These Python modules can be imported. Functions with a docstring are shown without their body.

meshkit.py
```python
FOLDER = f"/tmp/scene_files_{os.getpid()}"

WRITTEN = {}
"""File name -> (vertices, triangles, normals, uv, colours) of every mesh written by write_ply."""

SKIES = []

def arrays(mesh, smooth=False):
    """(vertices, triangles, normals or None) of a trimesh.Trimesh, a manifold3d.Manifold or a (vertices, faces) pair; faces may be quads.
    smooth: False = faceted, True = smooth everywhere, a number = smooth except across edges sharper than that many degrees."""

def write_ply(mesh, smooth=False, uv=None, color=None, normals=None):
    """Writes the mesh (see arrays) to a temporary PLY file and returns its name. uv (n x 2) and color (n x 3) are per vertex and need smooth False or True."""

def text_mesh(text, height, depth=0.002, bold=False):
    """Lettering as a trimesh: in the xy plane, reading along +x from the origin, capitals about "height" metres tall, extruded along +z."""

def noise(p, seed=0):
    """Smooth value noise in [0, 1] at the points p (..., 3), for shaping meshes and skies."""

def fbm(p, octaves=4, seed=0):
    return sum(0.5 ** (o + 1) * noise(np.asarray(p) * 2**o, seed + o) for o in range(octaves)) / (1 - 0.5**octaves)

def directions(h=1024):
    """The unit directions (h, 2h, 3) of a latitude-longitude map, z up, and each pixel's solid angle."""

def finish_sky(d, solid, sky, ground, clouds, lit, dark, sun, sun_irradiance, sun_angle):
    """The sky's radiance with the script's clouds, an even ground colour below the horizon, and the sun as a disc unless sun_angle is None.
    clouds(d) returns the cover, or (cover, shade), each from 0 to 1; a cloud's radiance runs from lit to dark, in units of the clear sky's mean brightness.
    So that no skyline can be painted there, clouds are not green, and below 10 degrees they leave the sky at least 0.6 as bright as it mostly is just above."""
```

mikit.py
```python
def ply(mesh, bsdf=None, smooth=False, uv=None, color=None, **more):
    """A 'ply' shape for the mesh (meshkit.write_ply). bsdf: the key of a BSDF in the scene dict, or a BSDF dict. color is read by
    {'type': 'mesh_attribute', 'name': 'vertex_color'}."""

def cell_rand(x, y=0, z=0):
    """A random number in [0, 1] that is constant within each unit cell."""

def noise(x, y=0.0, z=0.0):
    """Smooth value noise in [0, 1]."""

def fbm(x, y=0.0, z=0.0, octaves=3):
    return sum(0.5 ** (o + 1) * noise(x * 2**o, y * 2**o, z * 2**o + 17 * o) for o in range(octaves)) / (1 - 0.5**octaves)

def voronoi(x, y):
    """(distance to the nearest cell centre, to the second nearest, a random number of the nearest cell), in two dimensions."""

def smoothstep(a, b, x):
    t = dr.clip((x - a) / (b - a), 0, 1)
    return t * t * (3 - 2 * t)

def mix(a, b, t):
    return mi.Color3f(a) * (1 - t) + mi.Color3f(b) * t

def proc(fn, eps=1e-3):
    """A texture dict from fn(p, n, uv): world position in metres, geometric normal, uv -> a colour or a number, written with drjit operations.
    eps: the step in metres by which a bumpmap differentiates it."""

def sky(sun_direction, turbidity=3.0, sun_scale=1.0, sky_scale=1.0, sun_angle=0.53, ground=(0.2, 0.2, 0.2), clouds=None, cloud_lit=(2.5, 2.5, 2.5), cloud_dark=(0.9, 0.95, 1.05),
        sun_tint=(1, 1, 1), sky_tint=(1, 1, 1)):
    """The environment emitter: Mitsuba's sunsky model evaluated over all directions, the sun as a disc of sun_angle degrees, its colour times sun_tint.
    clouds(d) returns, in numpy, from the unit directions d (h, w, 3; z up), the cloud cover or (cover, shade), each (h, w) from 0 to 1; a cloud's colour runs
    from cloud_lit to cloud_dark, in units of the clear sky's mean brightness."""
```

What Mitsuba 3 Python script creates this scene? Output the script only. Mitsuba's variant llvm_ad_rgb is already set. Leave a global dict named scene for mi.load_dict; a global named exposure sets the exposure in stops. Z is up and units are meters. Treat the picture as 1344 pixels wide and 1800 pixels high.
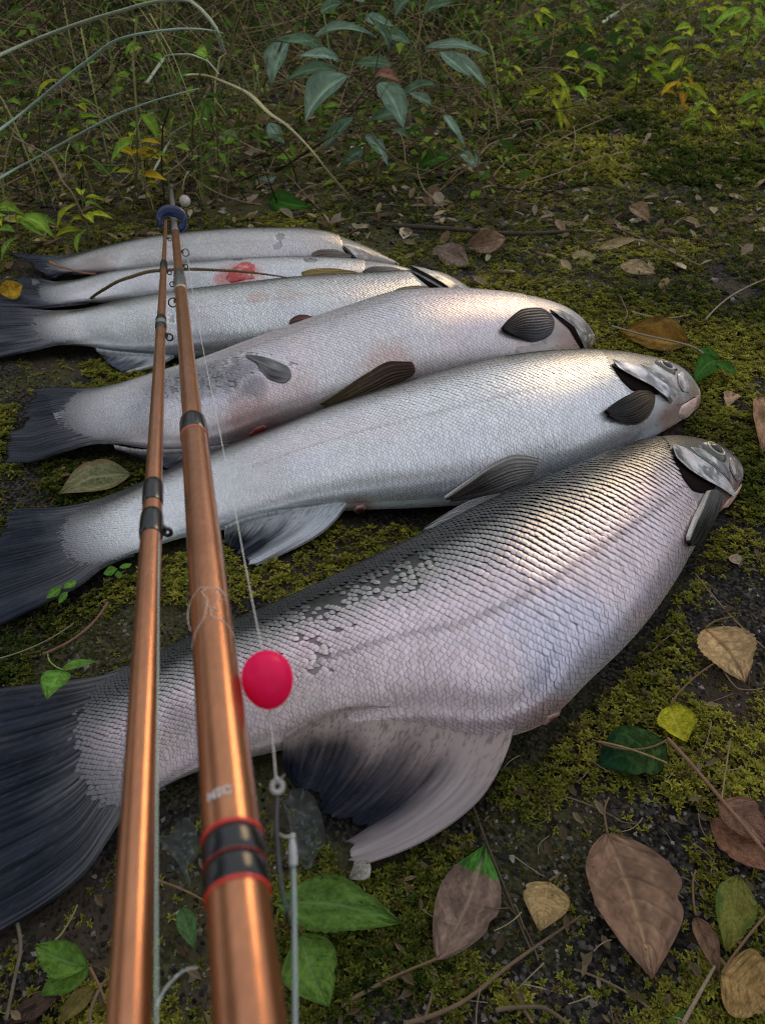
import math, random
import numpy as np
import drjit as dr
import mitsuba as mi
import mikit, meshkit
from scipy.interpolate import PchipInterpolator, LinearNDInterpolator, NearestNDInterpolator
from shapely.geometry import Polygon, Point
from shapely import contains_xy
from shapely.ops import unary_union

scene, labels = {}, {}
rng = np.random.default_rng(7)
# ------------------------------------------------------------------ camera, sky, exposure
CAM_H, PITCH, FPX = 0.52, math.radians(40.0), 1352.0        # metres, below horizontal, focal length in photo pixels (1344 x 1800)
CAM = np.array([0, 0, CAM_H])
FWD = np.array([0, math.cos(PITCH), -math.sin(PITCH)])
UP = np.array([0, math.sin(PITCH), math.cos(PITCH)])
RIGHT = np.array([1.0, 0, 0])
scene['camera'] = {'type': 'thinlens', 'fov': 2 * math.degrees(math.atan(672 / FPX)), 'fov_axis': 'x',
                   'to_world': mi.ScalarTransform4f().look_at(origin=CAM.tolist(), target=(CAM + FWD).tolist(), up=[0, 0, 1]),
                   'aperture_radius': 0.0009, 'focus_distance': 0.66, 'near_clip': 0.01, 'far_clip': 100.0}
scene['sky'] = mikit.sky([0.40, 0.86, 0.33], turbidity=4, sun_scale=0.12, sun_angle=20, clouds=lambda d: 1.0,
                         cloud_lit=(2.35, 2.45, 2.65), sun_tint=(1.0, 0.95, 0.87))
exposure = 2.2


# ------------------------------------------------------------------ helpers
def ray(px, py):
    px, py = np.asarray(px, float), np.asarray(py, float)
    return FWD + ((px - 672) / FPX)[..., None] * RIGHT + ((900 - py) / FPX)[..., None] * UP


def at_z(px, py, z=0.0):
    r = ray(px, py)
    return CAM + r * ((np.asarray(z, float) - CAM_H) / r[..., 2])[..., None]


def at_depth(px, py, d):
    return CAM + ray(px, py) * np.asarray(d, float)[..., None]


def project(p):
    q = np.asarray(p, float) - CAM
    d = q @ FWD
    return np.stack([672 + FPX * (q @ RIGHT) / d, 900 - FPX * (q @ UP) / d], -1)


def nz(p, s, seed=0, octaves=3):
    return meshkit.fbm(np.asarray(p, float) * s, octaves, seed)


def unit(v):
    return v / np.maximum(np.linalg.norm(v, axis=-1, keepdims=True), 1e-12)


def sstep(a, b, x):
    t = np.clip((np.asarray(x, float) - a) / (b - a), 0, 1)
    return t * t * (3 - 2 * t)


def lerp(a, b, t):
    t = np.asarray(t, float)[..., None]
    return np.asarray(a, float) * (1 - t) + np.asarray(b, float) * t


def grid_faces(n, m, closed=False):
    i, j = np.meshgrid(np.arange(n - 1), np.arange(m if closed else m - 1), indexing='ij')
    k = (j + 1) % m
    return np.stack([i * m + j, (i + 1) * m + j, (i + 1) * m + k, i * m + k], -1).reshape(-1, 4)


def tri(f):
    f = np.asarray(f)
    return f if f.shape[1] == 3 else np.vstack([f[:, [0, 1, 2]], f[:, [0, 2, 3]]])


def join(parts):
    vs, fs, cs, at = [], [], [], 0
    for v, f, c in parts:
        vs.append(v); fs.append(tri(f) + at); cs.append(np.broadcast_to(c, v.shape)); at += len(v)
    return np.vstack(vs), np.vstack(fs), np.vstack(cs)


def smooth_line(pts, n=24):
    pts = np.asarray(pts, float)
    if len(pts) == 2:
        return pts[0] + np.linspace(0, 1, n)[:, None] * (pts[1] - pts[0])
    s = np.concatenate([[0], np.cumsum(np.linalg.norm(np.diff(pts, axis=0), axis=1))])
    return PchipInterpolator(s, pts)(np.linspace(0, s[-1], n))


def tube(pts, radii, sides=8, n=None, color=(.2, .2, .2), flat=1.0):
    p = smooth_line(pts, n) if n else np.asarray(pts, float)
    r = np.interp(np.linspace(0, 1, len(p)), np.linspace(0, 1, len(np.atleast_1d(radii))), np.atleast_1d(radii))
    t = unit(np.gradient(p, axis=0))
    a = np.cross(t, [0.03, 0.11, 1.0]); bad = np.linalg.norm(a, axis=1) < .1
    a[bad] = np.cross(t[bad], [1.0, 0.1, 0]); a = unit(a); b = np.cross(a, t)
    ang = np.arange(sides) * 2 * np.pi / sides
    v = p[:, None] + r[:, None, None] * (np.cos(ang)[None, :, None] * a[:, None] + flat * np.sin(ang)[None, :, None] * b[:, None])
    v = np.vstack([v.reshape(-1, 3), p[:1], p[-1:]])
    f = tri(grid_faces(len(p), sides, True)); m = len(p) * sides; j = np.arange(sides); k = (j + 1) % sides
    f = np.vstack([f, np.stack([k * 0 + m, j, k], 1), np.stack([k * 0 + m + 1, m - sides + k, m - sides + j], 1)])
    return v, f, np.broadcast_to(np.asarray(color, float), v.shape)


def lathe(p0, axis, prof, sides=32, color=(.2, .2, .2)):
    """prof: (distance along the axis, radius) rows; closed at both ends."""
    axis = unit(np.asarray(axis, float)); a = unit(np.cross(axis, [0.1, 0.2, 1.0])); b = np.cross(axis, a)
    prof = np.asarray(prof, float); ang = np.arange(sides) * 2 * np.pi / sides
    v = p0 + prof[:, 0, None, None] * axis + prof[:, 1, None, None] * (np.cos(ang)[None, :, None] * a + np.sin(ang)[None, :, None] * b)
    m = len(prof) * sides; j = np.arange(sides); k = (j + 1) % sides
    v = np.vstack([v.reshape(-1, 3), [p0 + prof[0, 0] * axis], [p0 + prof[-1, 0] * axis]])
    f = np.vstack([tri(grid_faces(len(prof), sides, True)), np.stack([k * 0 + m, j, k], 1), np.stack([k * 0 + m + 1, m - sides + k, m - sides + j], 1)])
    return v, f, np.broadcast_to(np.asarray(color, float), v.shape)


def torus(c, normal, R, r, n=24, m=8, color=(.02, .02, .02), squash=1.0):
    normal = unit(np.asarray(normal, float)); a = unit(np.cross(normal, [0.1, 0.3, 1])); b = np.cross(normal, a)
    u = np.arange(n) * 2 * np.pi / n; w = np.arange(m) * 2 * np.pi / m
    d = np.cos(u)[:, None] * a + squash * np.sin(u)[:, None] * b
    v = c + d[:, None] * (R + r * np.cos(w))[None, :, None] + (r * np.sin(w))[None, :, None] * normal
    f = grid_faces(n + 1, m, True) % (n * m)
    return v.reshape(-1, 3), tri(f), np.broadcast_to(np.asarray(color, float), (n * m, 3))


def ball(c, r, color=(.5, .5, .5), axes=None, n=20):
    th = np.linspace(0, np.pi, n); ph = np.arange(2 * n) * np.pi / n
    d = np.stack([np.sin(th)[:, None] * np.cos(ph), np.sin(th)[:, None] * np.sin(ph), np.cos(th)[:, None] + 0 * ph], -1).reshape(-1, 3)
    m = np.eye(3) if axes is None else np.asarray(axes)
    return c + (d * r) @ m, tri(grid_faces(n, 2 * n, True)), np.broadcast_to(np.asarray(color, float), d.shape)


def number(key):
    k, i = key, 0
    while k in scene or k in labels or any(q.startswith(k + '__') for q in (scene if i == 0 else [])) or k in taken:
        i += 1; k = f'{key}_{i:03d}'
    taken.add(k)
    return k


taken = set()


def put(key, mesh, bsdf, smooth=True, **lab):
    """ONE entry of the scene; part keys repeat with a number."""
    v, f, c = mesh
    k = number(key)
    scene[k] = mikit.ply((v, tri(f)), bsdf, smooth=smooth, color=np.clip(c, 0, 1) if smooth in (True, False) else None)
    if lab:
        labels[k] = {a: b for a, b in lab.items() if b}
    return k


def thing(name, label, cat, group=None):
    k = number(name)
    labels[k] = {'label': label, 'category': cat}
    if group:
        labels[k]['group'] = group
    return k


# ------------------------------------------------------------------ materials (colour per vertex unless noted)
VC = {'type': 'mesh_attribute', 'name': 'vertex_color'}
scene['m_scale'] = {'type': 'twosided', 'b': {'type': 'principled', 'base_color': VC, 'metallic': 0.55, 'roughness': 0.33, 'specular': 0.4, 'clearcoat': 0.25, 'clearcoat_gloss': 0.93}}
scene['m_skin'] = {'type': 'twosided', 'b': {'type': 'principled', 'base_color': VC, 'metallic': 0.15, 'roughness': 0.34, 'specular': 0.4, 'clearcoat': 0.25, 'clearcoat_gloss': 0.9}}
scene['m_fin'] = {'type': 'twosided', 'b': {'type': 'principled', 'base_color': VC, 'metallic': 0.0, 'roughness': 0.34, 'specular': 0.07, 'clearcoat': 0.0, 'clearcoat_gloss': 0.9}}
scene['m_wet'] = {'type': 'twosided', 'b': {'type': 'principled', 'base_color': VC, 'roughness': 0.2, 'specular': 0.4, 'clearcoat': 0.45, 'clearcoat_gloss': 0.96}}
scene['m_matte'] = {'type': 'twosided', 'b': {'type': 'principled', 'base_color': VC, 'roughness': 0.85, 'specular': 0.1}}
scene['m_leaf'] = {'type': 'principledthin', 'base_color': VC, 'roughness': 0.5, 'diff_trans': 0.55, 'spec_trans': 0.0, 'eta': 1.33}
scene['m_dry_leaf'] = {'type': 'principledthin', 'base_color': VC, 'roughness': 0.75, 'diff_trans': 0.25, 'spec_trans': 0.0, 'eta': 1.2}
scene['m_moss'] = {'type': 'principledthin', 'base_color': VC, 'roughness': 0.8, 'diff_trans': 0.7, 'spec_trans': 0.0, 'eta': 1.12}
scene['m_metal'] = {'type': 'twosided', 'b': {'type': 'principled', 'base_color': VC, 'metallic': 0.9, 'roughness': 0.28}}
scene['m_line'] = {'type': 'twosided', 'b': {'type': 'principled', 'base_color': VC, 'roughness': 0.3, 'specular': 0.6}}
scene['m_bead'] = {'type': 'blendbsdf', 'weight': 0.2, 'a': {'type': 'principledthin', 'base_color': VC, 'roughness': 0.35, 'diff_trans': 1.1, 'spec_trans': 0.0, 'eta': 1.4},
                   'b': {'type': 'twosided', 'c': {'type': 'principled', 'base_color': VC, 'roughness': 0.3, 'specular': 0.5, 'clearcoat': 0.5, 'clearcoat_gloss': 0.9}}}
scene['m_film'] = {'type': 'principledthin', 'base_color': {'type': 'rgb', 'value': [.75, .85, .88]}, 'roughness': 0.1, 'spec_trans': 0.96, 'diff_trans': 0.3, 'eta': 1.4}


def rod_color(p, n, uv):
    g = mikit.noise(p.x * 900, p.y * 240, p.z * 900)
    w = mikit.fbm(p.x * 90, p.y * 60, p.z * 90, 3)
    c = mikit.mix([.47, .195, .085], [.33, .125, .05], w)
    return c * (0.88 + 0.24 * g)


scene['m_rod'] = {'type': 'twosided', 'b': {'type': 'principled', 'base_color': mikit.proc(rod_color), 'metallic': 0.78, 'roughness': 0.25, 'specular': 0.5, 'clearcoat': 1.0, 'clearcoat_gloss': 0.985}}


def soil_color(p, n, uv):
    g = mikit.voronoi(p.x * 420, p.y * 420)
    w = mikit.fbm(p.x * 14, p.y * 14, 3.0, 4)
    green = mikit.smoothstep(.47, .66, mikit.fbm(p.x * 9 + 40, p.y * 9, 1.0, 4))
    c = mikit.mix([.012, .011, .010], [.075, .068, .058], g[2] * g[2])
    c = mikit.mix(c, mi.Color3f([.060, .047, .034]), mikit.smoothstep(.52, .75, w))
    far = mikit.smoothstep(1.0, 2.2, p.y)
    c = mikit.mix(c, c * 1.15 + mi.Color3f([.004, .0035, .0025]), mikit.smoothstep(.55, 1.2, p.y))
    c = mikit.mix(c, mikit.mix([.05, .062, .014], [.11, .105, .03], g[2]), green * (.35 + .35 * far))
    litter = mikit.voronoi(p.x * 34 + 3, p.y * 26)
    lit = mikit.smoothstep(.30, .24, litter[0]) * mikit.smoothstep(.62, .66, litter[2]) * far
    return mikit.mix(c, mikit.mix([.16, .13, .085], [.25, .2, .13], g[2]), lit * .8)


def soil_bump(p, n, uv):
    g = mikit.voronoi(p.x * 300, p.y * 300)
    return .0022 * (1 - mikit.smoothstep(.0, .55, g[0])) * g[2] + .003 * mikit.fbm(p.x * 90, p.y * 90, 0., 3)


scene['m_soil'] = {'type': 'twosided', 'b': {'type': 'bumpmap', 'arbitrary': mikit.proc(soil_bump, eps=6e-4), 'scale': 1.0,
                   'b': {'type': 'principled', 'base_color': mikit.proc(soil_color), 'roughness': 0.95, 'specular': 0.06}}}


# ------------------------------------------------------------------ ground
def ground_h(x, y):
    x, y = np.asarray(x, float), np.asarray(y, float)
    p = np.stack([x, y, x * 0], -1)
    h = 0.016 * (nz(p, 7, 3, 3) - .62) + .006 * (nz(p, 40, 5, 2) - .5)
    far = sstep(1.5, 5, y)
    return h + far * .12 * (nz(p, .9, 8, 3) - .45) + .10 * sstep(2.2, 7, y) * sstep(1.0, -2.5, x)


yy = np.concatenate([np.linspace(-3, .0, 30)[:-1], np.geomspace(.25, 16.25, 420) - .25])
kk = np.linspace(-1, 1, 340)
X = kk[None] * (np.abs(yy)[:, None] * .95 + .75) * np.where(yy < 0, 2.0, 1.0)[:, None].clip(1)
Y = np.broadcast_to(yy[:, None], X.shape)
gv = np.stack([X, Y, ground_h(X, Y)], -1).reshape(-1, 3)
scene['ground'] = mikit.ply((gv, grid_faces(*X.shape)[:, ::-1]), 'm_soil', smooth=True)
labels['ground'] = {'label': 'dark gritty soil with moss and leaf litter under the fish', 'kind': 'structure'}


def on_ground(px, py, lift=0.0):
    px, py = np.asarray(px, float), np.asarray(py, float)
    z = np.zeros_like(px)
    for _ in range(6):
        p = at_z(px, py, z); z = ground_h(p[..., 0], p[..., 1])
    return at_z(px, py, z + lift)


# ------------------------------------------------------------------ fish
NR, NT = 170, 96
TT = np.arange(NT) * 2 * np.pi / NT
footprints = []


def ring_shape(t):
    c, s = np.cos(t), np.sin(t)
    return np.sign(c) * np.abs(c) ** .92, np.sign(s) * np.abs(s) ** .95


class Fish:
    """A body lofted through rings: D and V are where the back and the belly line run (photo pixels), thick is thickness / depth along the body."""

    def __init__(self, D, V, thick=.5, roll=0.0, seed=0, raise_z=0.0):
        D, V = np.asarray(D, float), np.asarray(V, float)
        mid = (D + V) / 2
        s = np.concatenate([[0], np.cumsum(np.linalg.norm(np.diff(at_z(mid[:, 0], mid[:, 1], .03), axis=0), axis=1))])
        self.u = np.linspace(0, 1, NR)
        ss = s[-1] * (1 - (1 - self.u) ** 1.12)
        D, V = PchipInterpolator(s, D)(ss), PchipInterpolator(s, V)(ss)
        self.seed, self.roll = seed, roll
        th = np.interp(self.u, [0, .05, .14, .3, .7, .9, 1], [.03, .09, .32, thick, thick * 1.04, thick * 1.12, thick * 1.25])
        sx, sz = ring_shape(TT)
        P = np.zeros((NR, NT, 3)); A = np.zeros(NR)
        for i in range(NR):
            q = D[i] - V[i]; L = np.linalg.norm(q); q = q / L; c = (D[i] + V[i]) / 2; a = .03; tgt = (D[i] @ q + V[i] @ q) / 2
            for _ in range(14):
                b = th[i] * a; z = b * .93 + raise_z + .001 + .017 * float(1 - sstep(0, .22, self.u[i]))
                w = at_z(*D[i], z) - at_z(*V[i], z); w[2] = 0; w = unit(w)
                C = at_z(*c, z)
                ring = C + a * sx[:, None] * w + (b * sz)[:, None] * np.array([0, 0, 1.0])
                e = project(ring) @ q
                a *= L / (e.max() - e.min()); c = c + q * (tgt - (e.max() + e.min()) / 2)
            P[i] = ring; A[i] = a
        P[..., 2] = np.maximum(P[..., 2], -.002 + raise_z)
        ker = np.ones(5) / 5
        for k in range(2):
            Q = np.pad(P, ((2, 2), (0, 0), (0, 0)), mode='edge')
            sm = sum(Q[j:j + NR] for j in range(5)) / 5
            P[2:-2] = sm[2:-2]
        self.P, self.A = P, A
        self.normals()
        fp = np.vstack([P[:, 0, :2], P[::-1, NT // 2, :2]])
        footprints.append(Polygon(fp).buffer(0))

    fin = (.095, .097, .105)

    def tail_edge(self, t):
        """Where the scales end on the tail: an arc, farthest back at mid-side."""
        return .012 + .065 * np.clip(np.abs(t - 1.8) / 1.45, 0, 1.3) ** 2

    def normals(self):
        P = self.P
        du = np.gradient(P, axis=0); dt = np.roll(P, -1, 1) - np.roll(P, 1, 1)
        self.N = unit(np.cross(du, dt))
        cen = P.mean(1, keepdims=True)
        if ((P - cen) * self.N).sum() < 0:
            self.N = -self.N
        vis = ((CAM - P) * self.N).sum(-1) > -.02
        self.arc = np.concatenate([[0], np.cumsum(np.linalg.norm(np.diff(P[:, NT // 4], axis=0), axis=1))])
        uu, tt = np.meshgrid(self.u, TT, indexing='ij')
        px = project(P)
        tt = np.where(tt > 1.6 * np.pi, tt - 2 * np.pi, tt)
        data = np.concatenate([P, self.N, uu[..., None], tt[..., None]], -1)[vis]
        self.lin, self.near = LinearNDInterpolator(px[vis], data), NearestNDInterpolator(px[vis], data)

    def drape(self, px, off=0.0):
        """Photo pixels -> points on the body that face the camera there, lifted along the normal; also normals and (u, t)."""
        px = np.asarray(px, float)
        d = self.lin(px); bad = np.isnan(d[..., 0]); d[bad] = self.near(px[bad])
        n = unit(d[..., 3:6])
        return d[..., :3] + n * np.asarray(off)[..., None] if np.ndim(off) else d[..., :3] + n * off, n, d[..., 6], d[..., 7]

    def at(self, u, t):
        """Bilinear point, normal and tangents at (u, t)."""
        fi = np.clip(np.asarray(u) * (NR - 1), 0, NR - 1.001); i = fi.astype(int); a = (fi - i)[..., None]
        fj = (np.asarray(t) / (2 * np.pi) * NT) % NT; j = fj.astype(int) % NT; b = (fj - np.floor(fj))[..., None]; k = (j + 1) % NT
        g = lambda M: (M[i, j] * (1 - a) + M[i + 1, j] * a) * (1 - b) + (M[i, k] * (1 - a) + M[i + 1, k] * a) * b
        return g(self.P), unit(g(self.N))

    def body_mesh(self, colour):
        uu, tt = np.meshgrid(self.u, TT, indexing='ij')
        c = colour(uu, (tt - self.roll) / np.pi, self.P)
        st = meshkit.noise(np.stack([tt * 28, uu * 6, uu * 0], -1), self.seed)
        c = lerp(np.asarray(self.fin) * (.55 + .9 * st)[..., None], c, sstep(-.03, .02, uu - self.tail_edge(tt) + .02 * (st - .5)))
        v = np.vstack([self.P.reshape(-1, 3), self.P[0].mean(0)[None], self.P[-1].mean(0)[None] + .0015 * unit(self.P[-1].mean(0) - self.P[-4].mean(0))])
        j = np.arange(NT); k = (j + 1) % NT; m = NR * NT
        f = np.vstack([tri(grid_faces(NR, NT, True)), np.stack([k * 0 + m, k, j], 1), np.stack([k * 0 + m + 1, m - NT + j, m - NT + k], 1)])
        return v, f, np.vstack([c.reshape(-1, 3), c[0].mean(0)[None], c[-1].mean(0)[None]])

    def scales(self, colour, rows=38, fine=True, head=None, bare=None, size=1.0, lift=1.0, t0=-.35, t1=3.2, back_gap=.0):
        """Every scale as geometry: overlapping rounded plates, free edge towards the tail. Returns (verts, faces, colours) per scale, stacked."""
        r = np.random.default_rng(self.seed + 11)
        half = np.array([np.linalg.norm(np.diff(self.P[i, :NT // 2 + 1], axis=0), axis=1).sum() for i in range(NR)])
        ds = np.gradient(self.arc)
        pitch = half / (rows * np.pi / np.pi) * 1.0
        pitch = 1.12 * (.6 * pitch + .4 * pitch.max())
        cols = np.concatenate([[0], np.cumsum(.5 * (ds[1:] / pitch[1:] + ds[:-1] / pitch[:-1]))]) / 1.02
        n = int(cols[-1]); us, ts = [], []
        dth = np.pi / rows
        tl = np.arange(t0, t1, dth)
        for k in range(n):
            for s in (0, .5):
                us.append(np.full(len(tl), np.interp(k + s, cols, self.u))); ts.append(tl + s * dth)
        u, t = np.concatenate(us), np.concatenate(ts)
        u = u + r.normal(0, .0004, len(u)); t = t + r.normal(0, .03 * dth, len(t))
        keep = (u > self.tail_edge(t) + r.uniform(-.006, .006, len(u))) & (u < .98)
        if head is not None:
            keep &= u < head(t)
        P, N = self.at(u, t)
        if bare is not None:
            keep &= ~bare(u, (t - self.roll) / np.pi, P, r)
        keep &= ((CAM - P) * N).sum(-1) > -.30 * np.linalg.norm(CAM - P, axis=-1)
        u, t, P, N = u[keep], t[keep], P[keep], N[keep]
        P2, _ = self.at(u - .006, t)
        X = unit(P2 - P); X = unit(X - (X * N).sum(-1, keepdims=True) * N); Yv = np.cross(N, X)
        ph = np.interp(u, self.u, half) / rows; pu = np.interp(u, self.u, pitch)
        vv = (t - self.roll) / np.pi
        sz = size * (1 - back_gap * sstep(.38, .10, vv) * sstep(.85, .5, u)) * (1 - .25 * sstep(.72, 1.0, vv)) * r.normal(1, .025, len(u))
        lf = lift * (1 - .75 * sstep(.62, .85, vv)) * r.uniform(.85, 1.15, len(u))
        if fine:
            ang = np.linspace(0, 2 * np.pi, 13)[:-1]; rr = [(1.0, 0), (.78, 1)]
        else:
            ang = np.linspace(0, 2 * np.pi, 9)[:-1]; rr = [(1.0, 0), (.7, 1)]
        loc = [[np.cos(a) * q, np.sin(a) * q] for q, _ in rr for a in ang] + [[0, 0]]
        loc = np.array(loc); m = len(ang)
        rim = np.concatenate([np.full(m, q) for q, _ in rr] + [[0.0]])
        x, y = loc[:, 0], loc[:, 1]
        hx = x * .72 + .10
        dome = .34 * (1 - .62 * x * x - .20 * y * y - .12 * rim ** 8)
        zz = .24 * hx + dome * .6 - .02
        V = P[:, None] + (hx[None] * (pu * sz * (1 - 1.1 * back_gap * sstep(.38, .10, vv) * sstep(.85, .5, u)))[:, None])[..., None] * X[:, None] + (y[None] * (.70 * ph * sz)[:, None])[..., None] * Yv[:, None] \
            + (zz[None] * (pu * lf)[:, None])[..., None] * N[:, None]
        V = V + (r.normal(0, .012, (len(u), 1, 1)) * (hx[None, :, None] * pu[:, None, None])) * N[:, None]
        j = np.arange(m); k = (j + 1) % m
        f = []
        if True:
            f += [np.stack([j, k, m + k], 1), np.stack([j, m + k, m + j], 1), np.stack([m + j, m + k, k * 0 + 2 * m], 1)]
        else:
            f += [np.stack([j, k, k * 0 + m], 1)]
        f = np.vstack(f)
        col, edge = colour(u, vv, P, r)
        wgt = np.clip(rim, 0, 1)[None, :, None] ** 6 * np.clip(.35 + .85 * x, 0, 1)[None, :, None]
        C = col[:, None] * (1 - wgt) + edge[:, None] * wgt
        return V, f, C, u, t


def stack_scales(V, f, C, idx):
    n, m = len(idx), V.shape[1]
    return V[idx].reshape(-1, 3), (f[None] + (np.arange(n) * m)[:, None, None]).reshape(-1, 3), C[idx].reshape(-1, 3)


def coons(c0, c1, a, b, n, m):
    """Patch between base c0 and tip c1 (along v), first side a and last side b (along s)."""
    c0, c1, a, b = smooth_line(c0, m), smooth_line(c1, m), smooth_line(a, n), smooth_line(b, n)
    s, v = np.linspace(0, 1, n)[:, None, None], np.linspace(0, 1, m)[None, :, None]
    bl = (1 - s) * (1 - v) * c0[0] + (1 - s) * v * c0[-1] + s * (1 - v) * c1[0] + s * v * c1[-1]
    return (1 - v) * a[:, None] + v * b[:, None] + (1 - s) * c0[None] + s * c1[None] - bl


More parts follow.
